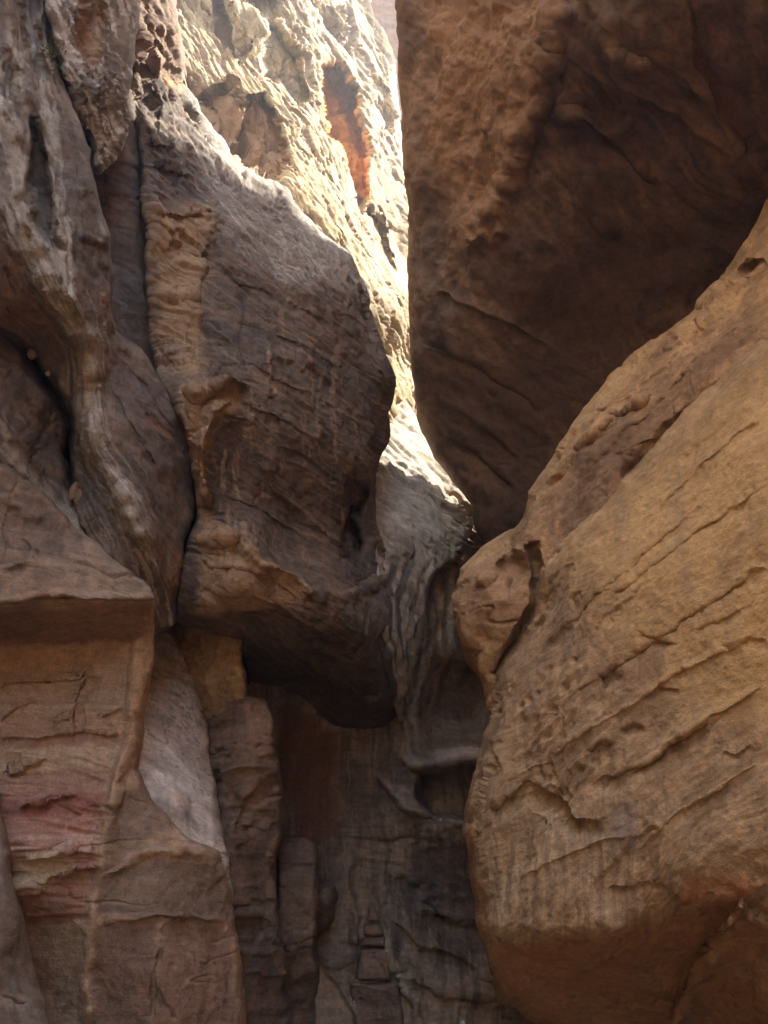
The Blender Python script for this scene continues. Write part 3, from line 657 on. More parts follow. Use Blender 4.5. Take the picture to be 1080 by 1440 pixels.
mass('fluted_tongue', 'pale tongue of rippled flakes pouring down between buttress and overhang', 'rock tongue',
     [(520, 520), (560, 556), (578, 572), (592, 598), (640, 640), (675, 715), (655, 770), (632, 790), (606, 815), (600, 860), (590, 920), (576, 985), (564, 1018), (552, 985), (535, 930), (526, 880, 6, .1), (524, 850, 6, .1), (526, 810, 6, .2), (528, 775, 6, .3), (526, 745, 6, .4), (524, 720, 8, .5), (516, 640)],
     [(530, 520, 17.5), (575, 570, 18), (550, 620, 15.6), (600, 620, 17), (538, 690, 14.0), (590, 690, 14.6), (650, 700, 15.8), (535, 740, 12.6), (575, 760, 13.0), (620, 770, 13.9), (508, 765, 11.15), (505, 800, 10.8), (530, 810, 11.2), (570, 830, 11.9), (600, 830, 12.8), (515, 860, 10.85), (555, 890, 11.3), (590, 900, 12.3), (555, 970, 11.9), (572, 970, 12.2), (563, 1010, 12.6)],
     43, dict(base=C(.50, .445, .36), alt=C(.40, .34, .27), bed=.5, varnish=(MAUVE, .4, .25), streaks=[dict(c=(.11, .09, .078), size=8, al=16, thr=-.15, k=.92, mask=[dict(p=[(480, 780), (660, 770), (600, 1020), (540, 1020), (460, 840)], poly=1, w=60)])]),
     flow=[([(575, 575), (535, 680), (525, 740), (485, 800)], 0), ([(582, 590), (560, 680), (552, 740), (530, 800), (525, 870), (555, 980)], 24), ([(592, 605), (585, 680), (580, 740), (568, 800), (560, 880), (564, 1000)], 48),
           ([(610, 630), (620, 690), (612, 760), (592, 810), (585, 900), (572, 990)], 76), ([(640, 650), (660, 710), (640, 780)], 112)],
     detail=[('f', .10, 1.4, {'o': 4}), ('gouge', .05, 13, {'lin': 1, 'ang': 38, 'al': 6, 'thr': .08, 'soft': .2, 'mask': [dict(p=[(520, 620), (700, 680), (660, 790), (560, 790), (500, 760)], poly=1, w=30)]}),
             ('gouge', .025, 5, {'lin': 1, 'ang': 42, 'al': 9, 'thr': .1, 's': 4, 'mask': [dict(p=[(520, 540), (700, 640), (660, 780), (560, 780), (520, 740)], poly=1, w=30)]}), ('gouge', .03, 9, {'al': 20, 'thr': .0, 'soft': .2, 's': 7, 'mask': [dict(p=[(470, 770), (660, 760), (600, 1020), (540, 1020), (460, 840)], poly=1, w=40)]}), ('f', .03, .3, {'o': 4})],
     step=1.8, roll=(8, .3), back=3, mat='flaky')

# ------------------------------------------------------------------ left walls
mass('hanging_flange', 'grey fluted flange hanging beside the buttress, tapering to a ragged tip', 'rock fin',
     [(20, -600), (185, -600), (190, -60), (191, 60), (188, 100), (180, 140), (178, 190), (160, 225), (140, 247), (130, 235), (120, 190), (100, 150), (80, 90), (60, 0)],
     [(60, -600, 15), (185, -600, 15), (190, 0, 10.6), (185, 120, 10.3), (150, 220, 10), (110, 140, 9.6), (130, 60, 9.9), (70, 0, 9.5)],
     51, dict(base=C(.20, .165, .135), alt=C(.26, .20, .15), varnish=(MAUVE, .5, .1), streaks=[dict(c=(.55, .51, .45), size=3.5, al=13, ang=66, thr=0, ws=.16, k=.85)]),
     detail=[('f', .12, 1, {'o': 5}), ('flake', .08, 13, {'ang': 65, 'al': 7, 'K': 2.04}), ('flake', .035, 5, {'ang': 68, 'al': 6, 'K': 1.70, 's': 5})],
     strokes=[dict(p=[(112, 60), (118, -40), (140, -40), (145, 40), (138, 85), (125, 110)], poly=1, a=-.4, w=22)],
     paint=[dict(p=[(112, 50), (118, -20), (140, -20), (145, 30), (136, 95), (124, 112)], poly=1, w=14, c=(.42, .25, .14), k=.85)],
     roll=(12, .5), mat='flaky')

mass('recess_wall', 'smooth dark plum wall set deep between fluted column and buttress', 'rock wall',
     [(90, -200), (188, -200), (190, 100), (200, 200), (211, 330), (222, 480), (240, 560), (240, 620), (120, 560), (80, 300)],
     [(90, -200, 13), (230, -200, 13), (100, 300, 10.6), (210, 250, 11.2), (215, 480, 10.6), (140, 520, 10.0), (235, 600, 10.5)],
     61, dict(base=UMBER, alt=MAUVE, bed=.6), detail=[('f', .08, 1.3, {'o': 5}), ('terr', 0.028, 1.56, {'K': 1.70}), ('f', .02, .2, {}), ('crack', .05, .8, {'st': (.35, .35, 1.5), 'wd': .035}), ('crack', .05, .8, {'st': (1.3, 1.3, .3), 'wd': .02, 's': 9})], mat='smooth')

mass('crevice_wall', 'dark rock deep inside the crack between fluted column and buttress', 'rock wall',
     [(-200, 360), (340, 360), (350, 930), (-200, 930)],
     [(-200, 360, 10.2), (340, 360, 11.6), (350, 930, 11), (-200, 930, 9.4), (90, 620, 9.5), (270, 760, 10.2)],
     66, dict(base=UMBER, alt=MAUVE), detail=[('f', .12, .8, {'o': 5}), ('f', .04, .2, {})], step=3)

mass('fluted_column', 'grey-streaked draped rock column curling down to the crack beside the buttress', 'rock column',
     [(-500, -500), (60, -500), (72, 40), (85, 100), (110, 160), (125, 210), (137, 280), (155, 330), (160, 390), (156, 440), (165, 468), (200, 490), (227, 535, 8, .2), (260, 590, 8, .2), (276, 650, 8, .2), (278, 712, 8, .2), (262, 760, 8, .2), (254, 800, 8, .2), (246, 880, 6, .2),
      (200, 900, 6, .2), (150, 800, 6, .2), (112, 740, 6, .2), (100, 690), (96, 640), (100, 590), (84, 560), (62, 525), (40, 498), (0, 472), (-500, 430)],
     [(-500, -500, 9), (60, -500, 14), (0, 0, 8.7), (65, 40, 9.6), (0, 250, 7.7), (60, 250, 8.4), (110, 250, 8.6), (150, 380, 8.7), (100, 380, 8.0), (60, 400, 7.7), (20, 350, 7.5), (0, 440, 7.6), (110, 470, 7.9), (60, 500, 8.2),
      (150, 470, 8.5), (110, 560, 8.3), (135, 620, 8.0), (180, 700, 7.9), (105, 660, 8.5), (200, 560, 8.7), (230, 620, 8.7), (265, 690, 9.1), (210, 780, 8.0), (240, 850, 8.6), (180, 860, 7.9), (-500, 200, 6)],
     71, dict(base=C(.17, .135, .11), alt=C(.20, .14, .095), varnish=(DARK, .5, .15), pale=(GREY, .4, .4), streaks=[dict(c=(.50, .45, .37), size=5, al=20, thr=-.05, k=.8, mask=[dict(p=[(0, 100), (30, 250), (45, 330), (90, 430), (125, 490), (118, 560), (128, 630), (170, 700), (215, 790), (235, 860)], w=52, tp=0), dict(p=[(20, 0), (60, 120), (75, 260), (95, 420)], w=30, tp=0)]), dict(c=(.12, .09, .07), size=9, al=14, thr=.3, k=.6)]),  # pale grey streaks also stand in for sky light on the folds
     flow=[([(0, 120), (30, 250), (45, 330), (90, 430), (125, 480), (118, 560), (128, 630), (170, 700), (215, 790), (235, 860)], 0),
           ([(0, 300), (40, 400), (100, 490), (108, 560), (112, 640), (150, 720), (190, 800)], -22),
           ([(40, 0), (60, 120), (80, 260), (100, 400), (135, 470), (135, 560), (150, 620), (200, 690), (245, 800)], 22),
           ([(75, 60), (115, 180), (150, 340), (150, 460), (170, 540), (230, 640), (265, 720)], 60), ([(0, 460), (50, 500)], -60)],
     detail=[('f', .06, 1.3, {'o': 6, 'g': .55}), ('terr', .015, 1.3, {'K': 1.70, 'sz': 1.5}), ('flake', .035, 12, {'al': 22, 'K': 1.8, 'wv': .15, 'e': .1, 's': 31, 'full': 1}), ('flute', .025, 8, {'al': 20, 'k': 'f', 'o': 4, 'wv': .15, 'g': .75, 'mask': [dict(p=[(0, 100), (30, 250), (45, 330), (90, 430), (125, 490), (118, 560), (128, 630), (170, 700), (215, 790), (235, 860)], w=55, tp=0), dict(p=[(20, 0), (60, 120), (75, 260), (95, 420)], w=30, tp=0)]}), ('f', .03, .25, {'o': 4})],
     strokes=[
        dict(p=[(165, 500), (200, 540), (240, 600), (265, 660)], a=-0.05, wl=3, wr=12, pow=1.2), dict(p=[(155, 540), (190, 600), (235, 680)], a=0.05, wl=12, wr=3, pow=1.2), dict(p=[(150, 420), (140, 350), (118, 270), (100, 200)], a=-0.05, wl=3, wr=12, pow=1.2), dict(p=[(125, 430), (112, 350), (100, 290)], a=0.05, wl=12, wr=3, pow=1.2), dict(p=[(20, 430), (8, 350), (0, 280)], a=-0.05, wl=3, wr=12, pow=1.2),
        dict(p=[(53, 50), (72, 90), (100, 143), (113, 187), (125, 233), (140, 293), (153, 330), (158, 383)], a=.15, wl=7, wr=26, pow=1.3, tp=.05),
        dict(p=[(123, 467), (110, 433), (90, 360), (88, 327), (80, 287), (70, 227), (57, 160), (37, 110), (20, 77), (0, 40)], a=.24, wl=24, wr=12, pow=1.15, tp=.08),
        dict(p=[(110, 450), (77, 368), (42, 320), (30, 273), (37, 233), (23, 187), (0, 133)], a=.26, wl=44, wr=16, pow=1.15, tp=.08),
        dict(p=[(45, 165), (62, 230), (76, 300), (84, 350), (66, 342), (46, 312), (42, 250)], poly=1, a=-.4, w=16),
        dict(p=[(30, 0), (20, -60), (45, -60), (52, 20), (60, 100), (50, 100), (38, 60)], poly=1, a=-.35, w=14),
        dict(p=[(95, 300), (100, 370), (110, 420)], a=.12, w=7), dict(p=[(105, 330), (150, 345)], a=.1, wl=4, wr=14),
        dict(p=[(40, 360), (90, 440), (128, 490), (120, 560), (130, 635), (175, 705), (220, 790)], a=.18, wl=34, wr=24, tp=.1),
        dict(p=[(200, 470), (190, 560), (230, 600), (270, 590)], poly=1, a=.1, w=20)],
     paint=[dict(p=[(0, 130), (28, 250), (50, 340), (92, 430), (126, 485), (119, 560), (130, 635), (175, 705), (220, 795)], w=26, c=g_(C(.40, .34, .27)), k=.8, n=.7, tp=.05),  # ridge bands painted paler, as upward folds catching the sky
            dict(p=[(50, 0), (62, 130), (78, 270), (90, 390)], w=9, c=g_(C(.42, .37, .31)), k=.8, n=.8, tp=.05),
            dict(p=[(10, 20), (30, 130), (50, 240)], w=10, c=g_(C(.40, .35, .29)), k=.7, n=.8, tp=.05),
            dict(p=[(0, 300), (50, 420), (100, 500), (0, 460)], poly=1, w=20, c=(.17, .10, .06), k=.8, n=.3),
            dict(p=[(160, 500), (220, 540), (262, 620), (268, 690), (200, 650), (160, 580)], poly=1, w=26, c=(.15, .115, .10), k=.75, n=.6),
            dict(p=[(200, 580), (250, 630)], w=10, c=(.32, .17, .11), k=.5), dict(p=[(230, 860), (250, 800), (250, 760)], w=10, c=(.36, .2, .12), k=.6)],
     step=1.7, roll=(14, .5), back=3)

mass('left_shoulder', 'rounded brown rock shoulder tucked under the fluted column', 'rock shoulder',
     [(-500, 420), (-40, 430), (0, 452), (22, 462), (36, 500), (62, 540), (88, 575), (100, 605), (92, 640), (100, 690), (140, 760, 4, .1), (160, 810, 4, .1), (0, 830, 4, .1), (-500, 840, 4, .1)],
     [(-500, 430, 6.5), (0, 460, 8.2), (0, 560, 7.7), (60, 560, 8.3), (95, 610, 8.7), (50, 640, 8.1), (0, 620, 7.5), (80, 700, 8.2), (120, 750, 8.0), (0, 700, 7.3), (60, 760, 7.6), (-500, 800, 6)],
     81, dict(base=MAUVE, alt=BROWN, varnish=(DARK, .4, .2), streaks=[dict(c=(.46, .40, .32), size=6, al=14, thr=.05, k=.7, mask=[dict(p=[(5, 600), (60, 690), (140, 755)], w=46, tp=0), dict(p=[(90, 570), (90, 660)], w=16)])]),
     flow=[([(0, 540), (40, 640), (90, 710), (140, 760)], 0), ([(40, 520), (75, 600), (85, 680), (130, 750)], 40), ([(-100, 560), (0, 660), (100, 780)], -40)],
     detail=[('f', .09, 1.0, {'o': 6, 'g': .55}), ('terr', 0.022, 1.3, {'K': 1.70}), ('crack', .05, .7, {'st': (.35, .35, 1.5), 'wd': .035}), ('crack', .05, .7, {'st': (1.3, 1.3, .3), 'wd': .02, 's': 9}), ('flute', .02, 7, {'al': 12, 'k': 'f', 'o': 4, 'g': .7, 'wv': .2, 'mask': [dict(p=[(5, 600), (60, 690), (140, 755)], w=40, tp=0), dict(p=[(90, 570), (90, 660)], w=20)]}), ('f', .03, .25, {})],
     strokes=[dict(p=[(0, 450), (24, 462)], a=.15, wl=8, wr=10, tp=0)],
     paint=[dict(p=[(5, 615), (40, 665), (70, 705), (110, 735), (140, 752)], w=14, c=(.50, .43, .34), k=.8, n=.5), dict(p=[(0, 455), (22, 465)], w=8, c=(.36, .2, .13), k=.7, tp=0)],
     roll=(14, .4))

mass('ledge_slab', 'sharp-edged brown slab jutting out over the shaded alcove', 'rock slab',
     [(-500, 560), (0, 650), (30, 672), (65, 694), (100, 735), (150, 775), (190, 805), (215, 830, 5, .05), (218, 846, 4, .05), (190, 847, 4, .05), (100, 840, 4, .05), (0, 853, 4, .05), (-500, 880, 4, .05)],
     [(-500, 600, 5.4), (0, 660, 7.1), (100, 740, 7.3), (210, 830, 7.3), (0, 750, 6.8), (100, 800, 6.95), (0, 850, 6.5), (100, 840, 6.75), (200, 845, 7.1), (-500, 860, 5)],
     91, dict(base=MAUVE, alt=C(.30, .21, .145), bed=.7, varnish=(UMBER, .3, .3)),
     detail=[('f', .06, 1.0, {'o': 6, 'g': .55}), ('strata', .02, .25, {}), ('plane', .04, .8, {'st': (.7, .7, 1.2)}), ('crack', .04, .8, {'st': (.35, .35, 1.5), 'wd': .035}), ('crack', .04, .8, {'st': (1.3, 1.3, .3), 'wd': .02, 's': 9}), ('f', .012, .15, {})],
     strokes=[dict(p=[(0, 690), (40, 720), (70, 732)], a=.05, wl=4, wr=16), dict(p=[(0, 800), (35, 790), (48, 770), (30, 755)], a=.04, wl=4, wr=10)],
     paint=[dict(p=[(0, 840), (100, 830), (210, 838)], w=5, c=(.45, .3, .2), k=.7, tp=0), dict(p=[(0, 838), (30, 815), (48, 780)], w=9, c=(.42, .29, .19), k=.6), dict(p=[(120, 760), (215, 832)], w=5, c=(.42, .3, .2), k=.6, tp=0)],
     roll=(9, .25), step=2.0, edge=7)

mass('pale_slope', 'pale rough-skinned slope dropping behind the rib of the left pier', 'rock slope',
     [(190, 850), (222, 872), (246, 882), (268, 930), (290, 1000), (300, 1080), (310, 1150), (322, 1220), (332, 1300), (345, 1420), (345, 1600), (150, 1600), (170, 1000)],
     [(215, 870, 10.4), (250, 900, 10.3), (215, 960, 9.4), (260, 1000, 9.4), (298, 1080, 9.2), (210, 1060, 8.3), (260, 1120, 8.0), (308, 1160, 8.3), (300, 1230, 7.8), (330, 1300, 8.3), (200, 1200, 7.8), (200, 1500, 7.6), (340, 1500, 7.9)],
     101, dict(base=C(.64, .53, .44), alt=C(.74, .66, .57), bed=.25, tilt=(.5, 0), streaks=[dict(c=(.26, .2, .155), size=3, al=4, ang=35, thr=.42, ws=.15, k=.8), dict(c=(.72, .66, .58), size=5, al=5, ang=35, thr=.3, k=.6)]),
     detail=[('f', .08, 1, {'o': 6, 'g': .6}), ('flake', .05, 12, {'ang': 35, 'al': 3, 'K': 2.04}), ('flake', .025, 5, {'ang': 35, 'al': 3, 'K': 1.70, 's': 4})],
     mat='flaky', roll=(14, .4))

mass('left_pier', 'banded red and tan alcove wall beside a stained pillar with pale rib', 'rock pier',
     [(-500, 830), (0, 846, 3, .05), (120, 838, 3, .05), (217, 842, 5, .2), (215, 950), (204, 1010), (196, 1080), (215, 1122), (245, 1160), (275, 1185), (308, 1198), (325, 1250), (332, 1300), (342, 1380), (348, 1440), (360, 1720), (-500, 1850)],
     [(-500, 850, 5.6), (0, 850, 6.8), (120, 846, 6.95), (212, 850, 7.35), (0, 880, 7.4), (120, 880, 7.6), (190, 890, 7.6), (0, 920, 7.5), (120, 930, 7.7), (205, 940, 7.6), (0, 1000, 7.25), (110, 1000, 7.5), (180, 1020, 7.5), (195, 1070, 7.45),
      (0, 1090, 6.95), (110, 1100, 7.2), (160, 1120, 7.2), (30, 1180, 6.75), (110, 1200, 6.95), (200, 1130, 7.35), (230, 1180, 7.25), (300, 1210, 7.5), (50, 1245, 6.75), (130, 1240, 6.95), (230, 1250, 7.0), (325, 1280, 7.6), (60, 1300, 6.95), (130, 1320, 6.85),
      (240, 1350, 6.75), (335, 1380, 7.4), (90, 1430, 6.9), (240, 1440, 6.6), (200, 1700, 6.2), (340, 1700, 6.9), (-500, 1400, 5), (-500, 1800, 4.6)],
     111, dict(base=C(.42, .295, .20), alt=C(.47, .315, .20), bed=.28, varnish=(UMBER, .25, .35), kn=.5),
     detail=[('f', .05, 1.0, {'o': 5}), ('strata', .06, .2, {'warp': .3, 'sharp': 4, 'mask': [dict(p=[(-500, 930), (170, 930), (150, 1130), (120, 1300), (-500, 1320)], poly=1, w=24)]}), ('f', .02, .2, {'o': 4, 'g': .6}), ('crack', .022, .9, {'st': (.3, .3, 1.6)}), ('plane', .04, .6, {'st': (.7, .7, 1.6), 's': 4}),
             ('terr', 0.039, 0.91, {'sz': 3.0, 'K': 2.04, 'sxy': .5, 'mask': [dict(p=[(-500, 940), (170, 940), (150, 1130), (120, 1300), (-500, 1320)], poly=1, w=24)]})],
     strokes=[
        dict(p=[(118, 1440), (125, 1300), (150, 1150), (175, 1060), (190, 960), (198, 880)], a=.09, wl=12, wr=20, tp=.03),
        dict(p=[(0, 965), (60, 957), (110, 955), (128, 935)], a=0.048, wl=14, wr=3, tp=.02), dict(p=[(0, 1040), (60, 1032), (112, 1033), (168, 1032)], a=0.054, wl=14, wr=3, tp=.02),
        dict(p=[(0, 1090), (50, 1075), (70, 1066)], a=.06, wl=10, wr=3), dict(p=[(20, 1135), (60, 1125), (110, 1120)], a=.10, wl=14, wr=4), dict(p=[(30, 1212), (70, 1205), (110, 1190)], a=.08, wl=12, wr=3),
        dict(p=[(80, 1240), (105, 1222), (135, 1218)], a=.1, wl=9, wr=4), dict(p=[(0, 1015), (15, 1000), (60, 990)], a=0.036, wl=9, wr=3), dict(p=[(70, 1015), (100, 1005), (112, 1010)], a=0.030, wl=9, wr=3), dict(p=[(135, 1008), (160, 1000), (178, 990)], a=0.030, wl=9, wr=3),
        dict(p=[(110, 1045), (112, 980), (128, 940)], a=-.05, wl=3, wr=8), dict(p=[(135, 1235), (200, 1195), (300, 1200)], a=.08, wl=5, wr=16), dict(p=[(130, 1300), (230, 1285), (325, 1298)], a=.08, wl=10, wr=4),
        dict(p=[(215, 1440), (218, 1370), (225, 1330)], a=-.05, w=4), dict(p=[(218, 1385), (235, 1415), (250, 1440)], a=-.04, w=4)],
     paint=[dict(p=[(-100, 850), (215, 850), (205, 900), (-100, 925)], poly=1, w=16, c=(0.262, 0.156, 0.126), k=.8, n=.3),
            dict(p=[(-100, 930), (180, 930), (170, 1010), (-100, 1030)], poly=1, w=22, c=(0.574, 0.407, 0.276), k=.85, n=.4),
            dict(p=[(-20, 1100), (140, 1100), (130, 1180), (20, 1200)], poly=1, w=18, c=(0.512, 0.268, 0.201), k=.9, n=.4), dict(p=[(-20, 1040), (168, 1036), (160, 1060), (0, 1075)], poly=1, w=10, c=(0.610, 0.464, 0.305), k=.8, n=.4), dict(p=[(0, 1080), (150, 1065), (145, 1095), (0, 1110)], poly=1, w=10, c=(0.537, 0.342, 0.232), k=.8, n=.4),
            dict(p=[(-60, 909), (197, 901), (195, 931), (-60, 939)], poly=1, w=7, c=(0.546, 0.362, 0.239), k=.85, n=.5), dict(p=[(-60, 944), (190, 936), (188, 964), (-60, 972)], poly=1, w=7, c=(0.560, 0.428, 0.305), k=.85, n=.5), dict(p=[(-60, 976), (184, 968), (182, 999), (-60, 1007)], poly=1, w=7, c=(0.584, 0.452, 0.330), k=.85, n=.5), dict(p=[(-60, 1010), (177, 1002), (175, 1029), (-60, 1037)], poly=1, w=7, c=(0.586, 0.403, 0.268), k=.85, n=.5), dict(p=[(-60, 1041), (171, 1033), (169, 1044), (-60, 1052)], poly=1, w=7, c=(0.432, 0.248, 0.186), k=.85, n=.5), dict(p=[(-60, 1056), (168, 1048), (166, 1080), (-60, 1088)], poly=1, w=7, c=(0.683, 0.525, 0.366), k=.85, n=.5), dict(p=[(-60, 1092), (161, 1084), (159, 1112), (-60, 1120)], poly=1, w=7, c=(0.525, 0.342, 0.256), k=.85, n=.5), dict(p=[(-60, 1124), (154, 1116), (152, 1140), (-60, 1148)], poly=1, w=7, c=(0.393, 0.191, 0.148), k=.85, n=.5), dict(p=[(-60, 1152), (149, 1144), (147, 1168), (-60, 1176)], poly=1, w=7, c=(0.586, 0.329, 0.256), k=.85, n=.5), dict(p=[(-60, 1180), (143, 1172), (141, 1198), (-60, 1206)], poly=1, w=7, c=(0.708, 0.500, 0.403), k=.85, n=.5), dict(p=[(-60, 1248), (130, 1240), (128, 1292), (-60, 1300)], poly=1, w=7, c=(0.464, 0.256, 0.183), k=.85, n=.5),
            dict(p=[(25, 1140), (120, 1125)], w=9, c=(0.363, 0.178, 0.143), k=.9), dict(p=[(100, 1200), (135, 1195), (130, 1225), (95, 1228)], poly=1, w=9, c=(0.424, 0.205, 0.152), k=.8),
            dict(p=[(20, 1205), (80, 1198), (105, 1212), (60, 1250), (22, 1245)], poly=1, w=9, c=(0.660, 0.530, 0.350), k=.85, n=.3),
            dict(p=[(120, 1440), (122, 1330), (135, 1240), (150, 1150), (172, 1070), (188, 980), (198, 890)], w=18, c=(0.610, 0.427, 0.287), k=.85, n=.4, tp=.02),
            dict(p=[(150, 1130), (200, 1100), (240, 1170), (190, 1190), (145, 1220)], poly=1, w=16, c=(0.244, 0.177, 0.134), k=.8, n=.6),
            dict(p=[(140, 1215), (300, 1215), (320, 1290), (135, 1290)], poly=1, w=16, c=(0.232, 0.171, 0.128), k=.7, n=.7),
            dict(p=[(130, 1305), (215, 1300), (215, 1440), (130, 1440)], poly=1, w=16, c=(0.256, 0.165, 0.122), k=.75, n=.5), dict(p=[(225, 1305), (325, 1310), (330, 1440), (225, 1440)], poly=1, w=16, c=(0.287, 0.171, 0.128), k=.7, n=.5),
            dict(p=[(40, 1300), (115, 1300), (115, 1440), (70, 1440)], poly=1, w=12, c=(0.439, 0.317, 0.201), k=.8, n=.4), dict(p=[(295, 1300), (325, 1310), (330, 1350)], w=9, c=(0.544, 0.342, 0.236), k=.7)],
     step=1.7, roll=(12, .3), back=3)

mass('grey_boulder', 'smooth grey boulder leaning at the foot of the banded alcove', 'boulder',
     [(-500, 950), (-40, 1070), (0, 1112), (12, 1170), (20, 1240), (35, 1290), (48, 1350), (62, 1410), (73, 1447), (120, 1750), (-500, 1900)],
     [(-500, 1000, 4.4), (0, 1120, 6.4), (0, 1300, 5.9), (40, 1350, 6.2), (60, 1420, 6.1), (0, 1440, 5.6), (80, 1700, 5.4), (-500, 1700, 4)],
     121, dict(base=C(.33, .27, .215), alt=C(.27, .215, .175)), detail=[('f', .06, 1.2, {'o': 5}), ('f', .015, .2, {})],
     strokes=[dict(p=[(0, 1400), (35, 1415)], a=-.05, w=4)], roll=(16, .5), mat='smooth')

mass('golden_block', 'golden weathered block capping the squared pillar under the buttress', 'rock block',
     [(215, 870), (262, 876), (335, 884, 5, .2), (343, 900, 5, .2), (341, 930), (347, 985, 5, .2), (340, 1020), (240, 1020)],
     [(220, 880, 10.6), (280, 890, 10), (340, 890, 9.9), (280, 980, 9.9), (340, 980, 9.8), (250, 1020, 10.2)],
     131, dict(base=TAN, alt=GOLD, varnish=(UMBER, .4, .2)), detail=[('f', .06, .7, {}), ('strata', .04, .2, {}), ('terr', 0.055, 0.78, {'K': 2.04, 'sz': 1, 'sxy': 1.5}), ('crack', .06, .5, {'st': (.35, .35, 1.5), 'wd': .035}), ('crack', .06, .5, {'st': (1.3, 1.3, .3), 'wd': .02, 's': 9})],
     strokes=[dict(p=[(278, 890), (285, 920), (293, 930)], a=.08, w=5), dict(p=[(320, 915), (345, 925)], a=-.08, w=3)],
     paint=[dict(p=[(285, 890), (330, 890), (340, 980), (300, 980), (290, 940)], poly=1, w=12, c=(.48, .33, .18), k=.8)], roll=(8, .25))

mass('squared_pillar', 'tall squared brown pillar with stacked blocky faces between pier and alcove', 'rock pillar',
     [(280, 990), (300, 984), (345, 980, 6, .2), (372, 984, 6, .2), (386, 1010), (394, 1080), (399, 1165), (390, 1205), (394, 1290), (404, 1350), (410, 1440), (425, 1750), (300, 1750), (300, 1300)],
     [(290, 990, 10.1), (340, 985, 9.6), (375, 990, 9.7), (300, 1100, 9.5), (345, 1080, 9.2), (395, 1100, 9.7), (330, 1200, 9.1), (390, 1200, 9.6), (340, 1350, 8.9), (400, 1370, 9.5), (340, 1700, 8.4), (420, 1700, 9)],
     141, dict(base=C(.29, .21, .15), alt=C(.26, .17, .115), varnish=(MAUVE, .6, .1), pale=(ROSE, .5, .3)),
     detail=[('f', .06, .9, {'o': 5}), ('strata', .05, .3, {}), ('terr', 0.066, 1.04, {'K': 2.04, 'sz': 1.5}), ('crack', .07, .6, {'st': (.35, .35, 1.5), 'wd': .035}), ('crack', .07, .6, {'st': (1.3, 1.3, .3), 'wd': .02, 's': 9}), ('f', .02, .2, {'g': .6})],
     strokes=[dict(p=[(295, 1090), (340, 1078), (398, 1082)], a=.1, wl=5, wr=16), dict(p=[(290, 1020), (330, 1005)], a=.06, wl=4, wr=10), dict(p=[(305, 1290), (360, 1285), (400, 1300)], a=.1, wl=10, wr=4), dict(p=[(325, 1180), (345, 1120), (370, 1090)], a=.1, wl=14, wr=5),
              dict(p=[(310, 1335), (400, 1345)], a=.08, wl=10, wr=4), dict(p=[(300, 1155), (304, 1080)], a=-.3, w=5)],
     paint=[dict(p=[(340, 990), (370, 990), (380, 1070), (350, 1060)], poly=1, w=12, c=(.40, .24, .17), k=.6)], roll=(10, .35))

mass('flat_topped_post', 'flat-topped reddish stone post at the mouth of the alcove', 'rock post',
     [(388, 1186), (395, 1178, 4, .1), (432, 1178, 4, .1), (446, 1190), (447, 1240), (444, 1300), (450, 1390), (458, 1750), (380, 1750)],
     [(390, 1185, 10.9), (445, 1185, 10.8), (415, 1230, 10.5), (415, 1350, 10.2), (450, 1400, 10.6), (415, 1700, 9.6)],
     151, dict(base=C(.31, .205, .145), alt=C(.27, .185, .13), varnish=(MAUVE, .4, .2)), detail=[('f', .05, .8, {}), ('strata', .04, .3, {}), ('terr', 0.044, 1.04, {'K': 2.04, 'sz': 1.5}), ('crack', .05, .6, {'st': (.35, .35, 1.5), 'wd': .035}), ('crack', .05, .6, {'st': (1.3, 1.3, .3), 'wd': .02, 's': 9}), ('f', .02, .2, {})],
     strokes=[dict(p=[(390, 1216), (446, 1216)], a=-.05, w=3, tp=0)], roll=(8, .3))

mass('wedged_rock', 'rounded brown rock wedged between stone post and alcove wall', 'rock',
     [(438, 1300), (440, 1262), (455, 1246), (472, 1245), (477, 1262), (470, 1290), (452, 1312), (442, 1320)],
     [(440, 1300, 11.5), (460, 1270, 11.1), (475, 1260, 11.4), (455, 1305, 11.4)], 161, dict(base=C(.33, .225, .165), alt=BROWN), detail=[('f', .05, .5, {}), ('f', .02, .1, {})], roll=(10, .35), back=1.2)

mass('pale_footing', 'pale wedge of rock rising against the stone post', 'rock',
     [(440, 1420), (446, 1352), (462, 1372), (485, 1400), (500, 1425), (505, 1600), (440, 1600)],
     [(446, 1360, 10.9), (480, 1400, 10.9), (450, 1430, 10.4), (500, 1440, 10.7), (470, 1580, 9.9)], 163, dict(base=C(.42, .32, .235), alt=TAN), detail=[('f', .05, .5, {}), ('strata', .03, .2, {})], roll=(8, .25), back=1.2)

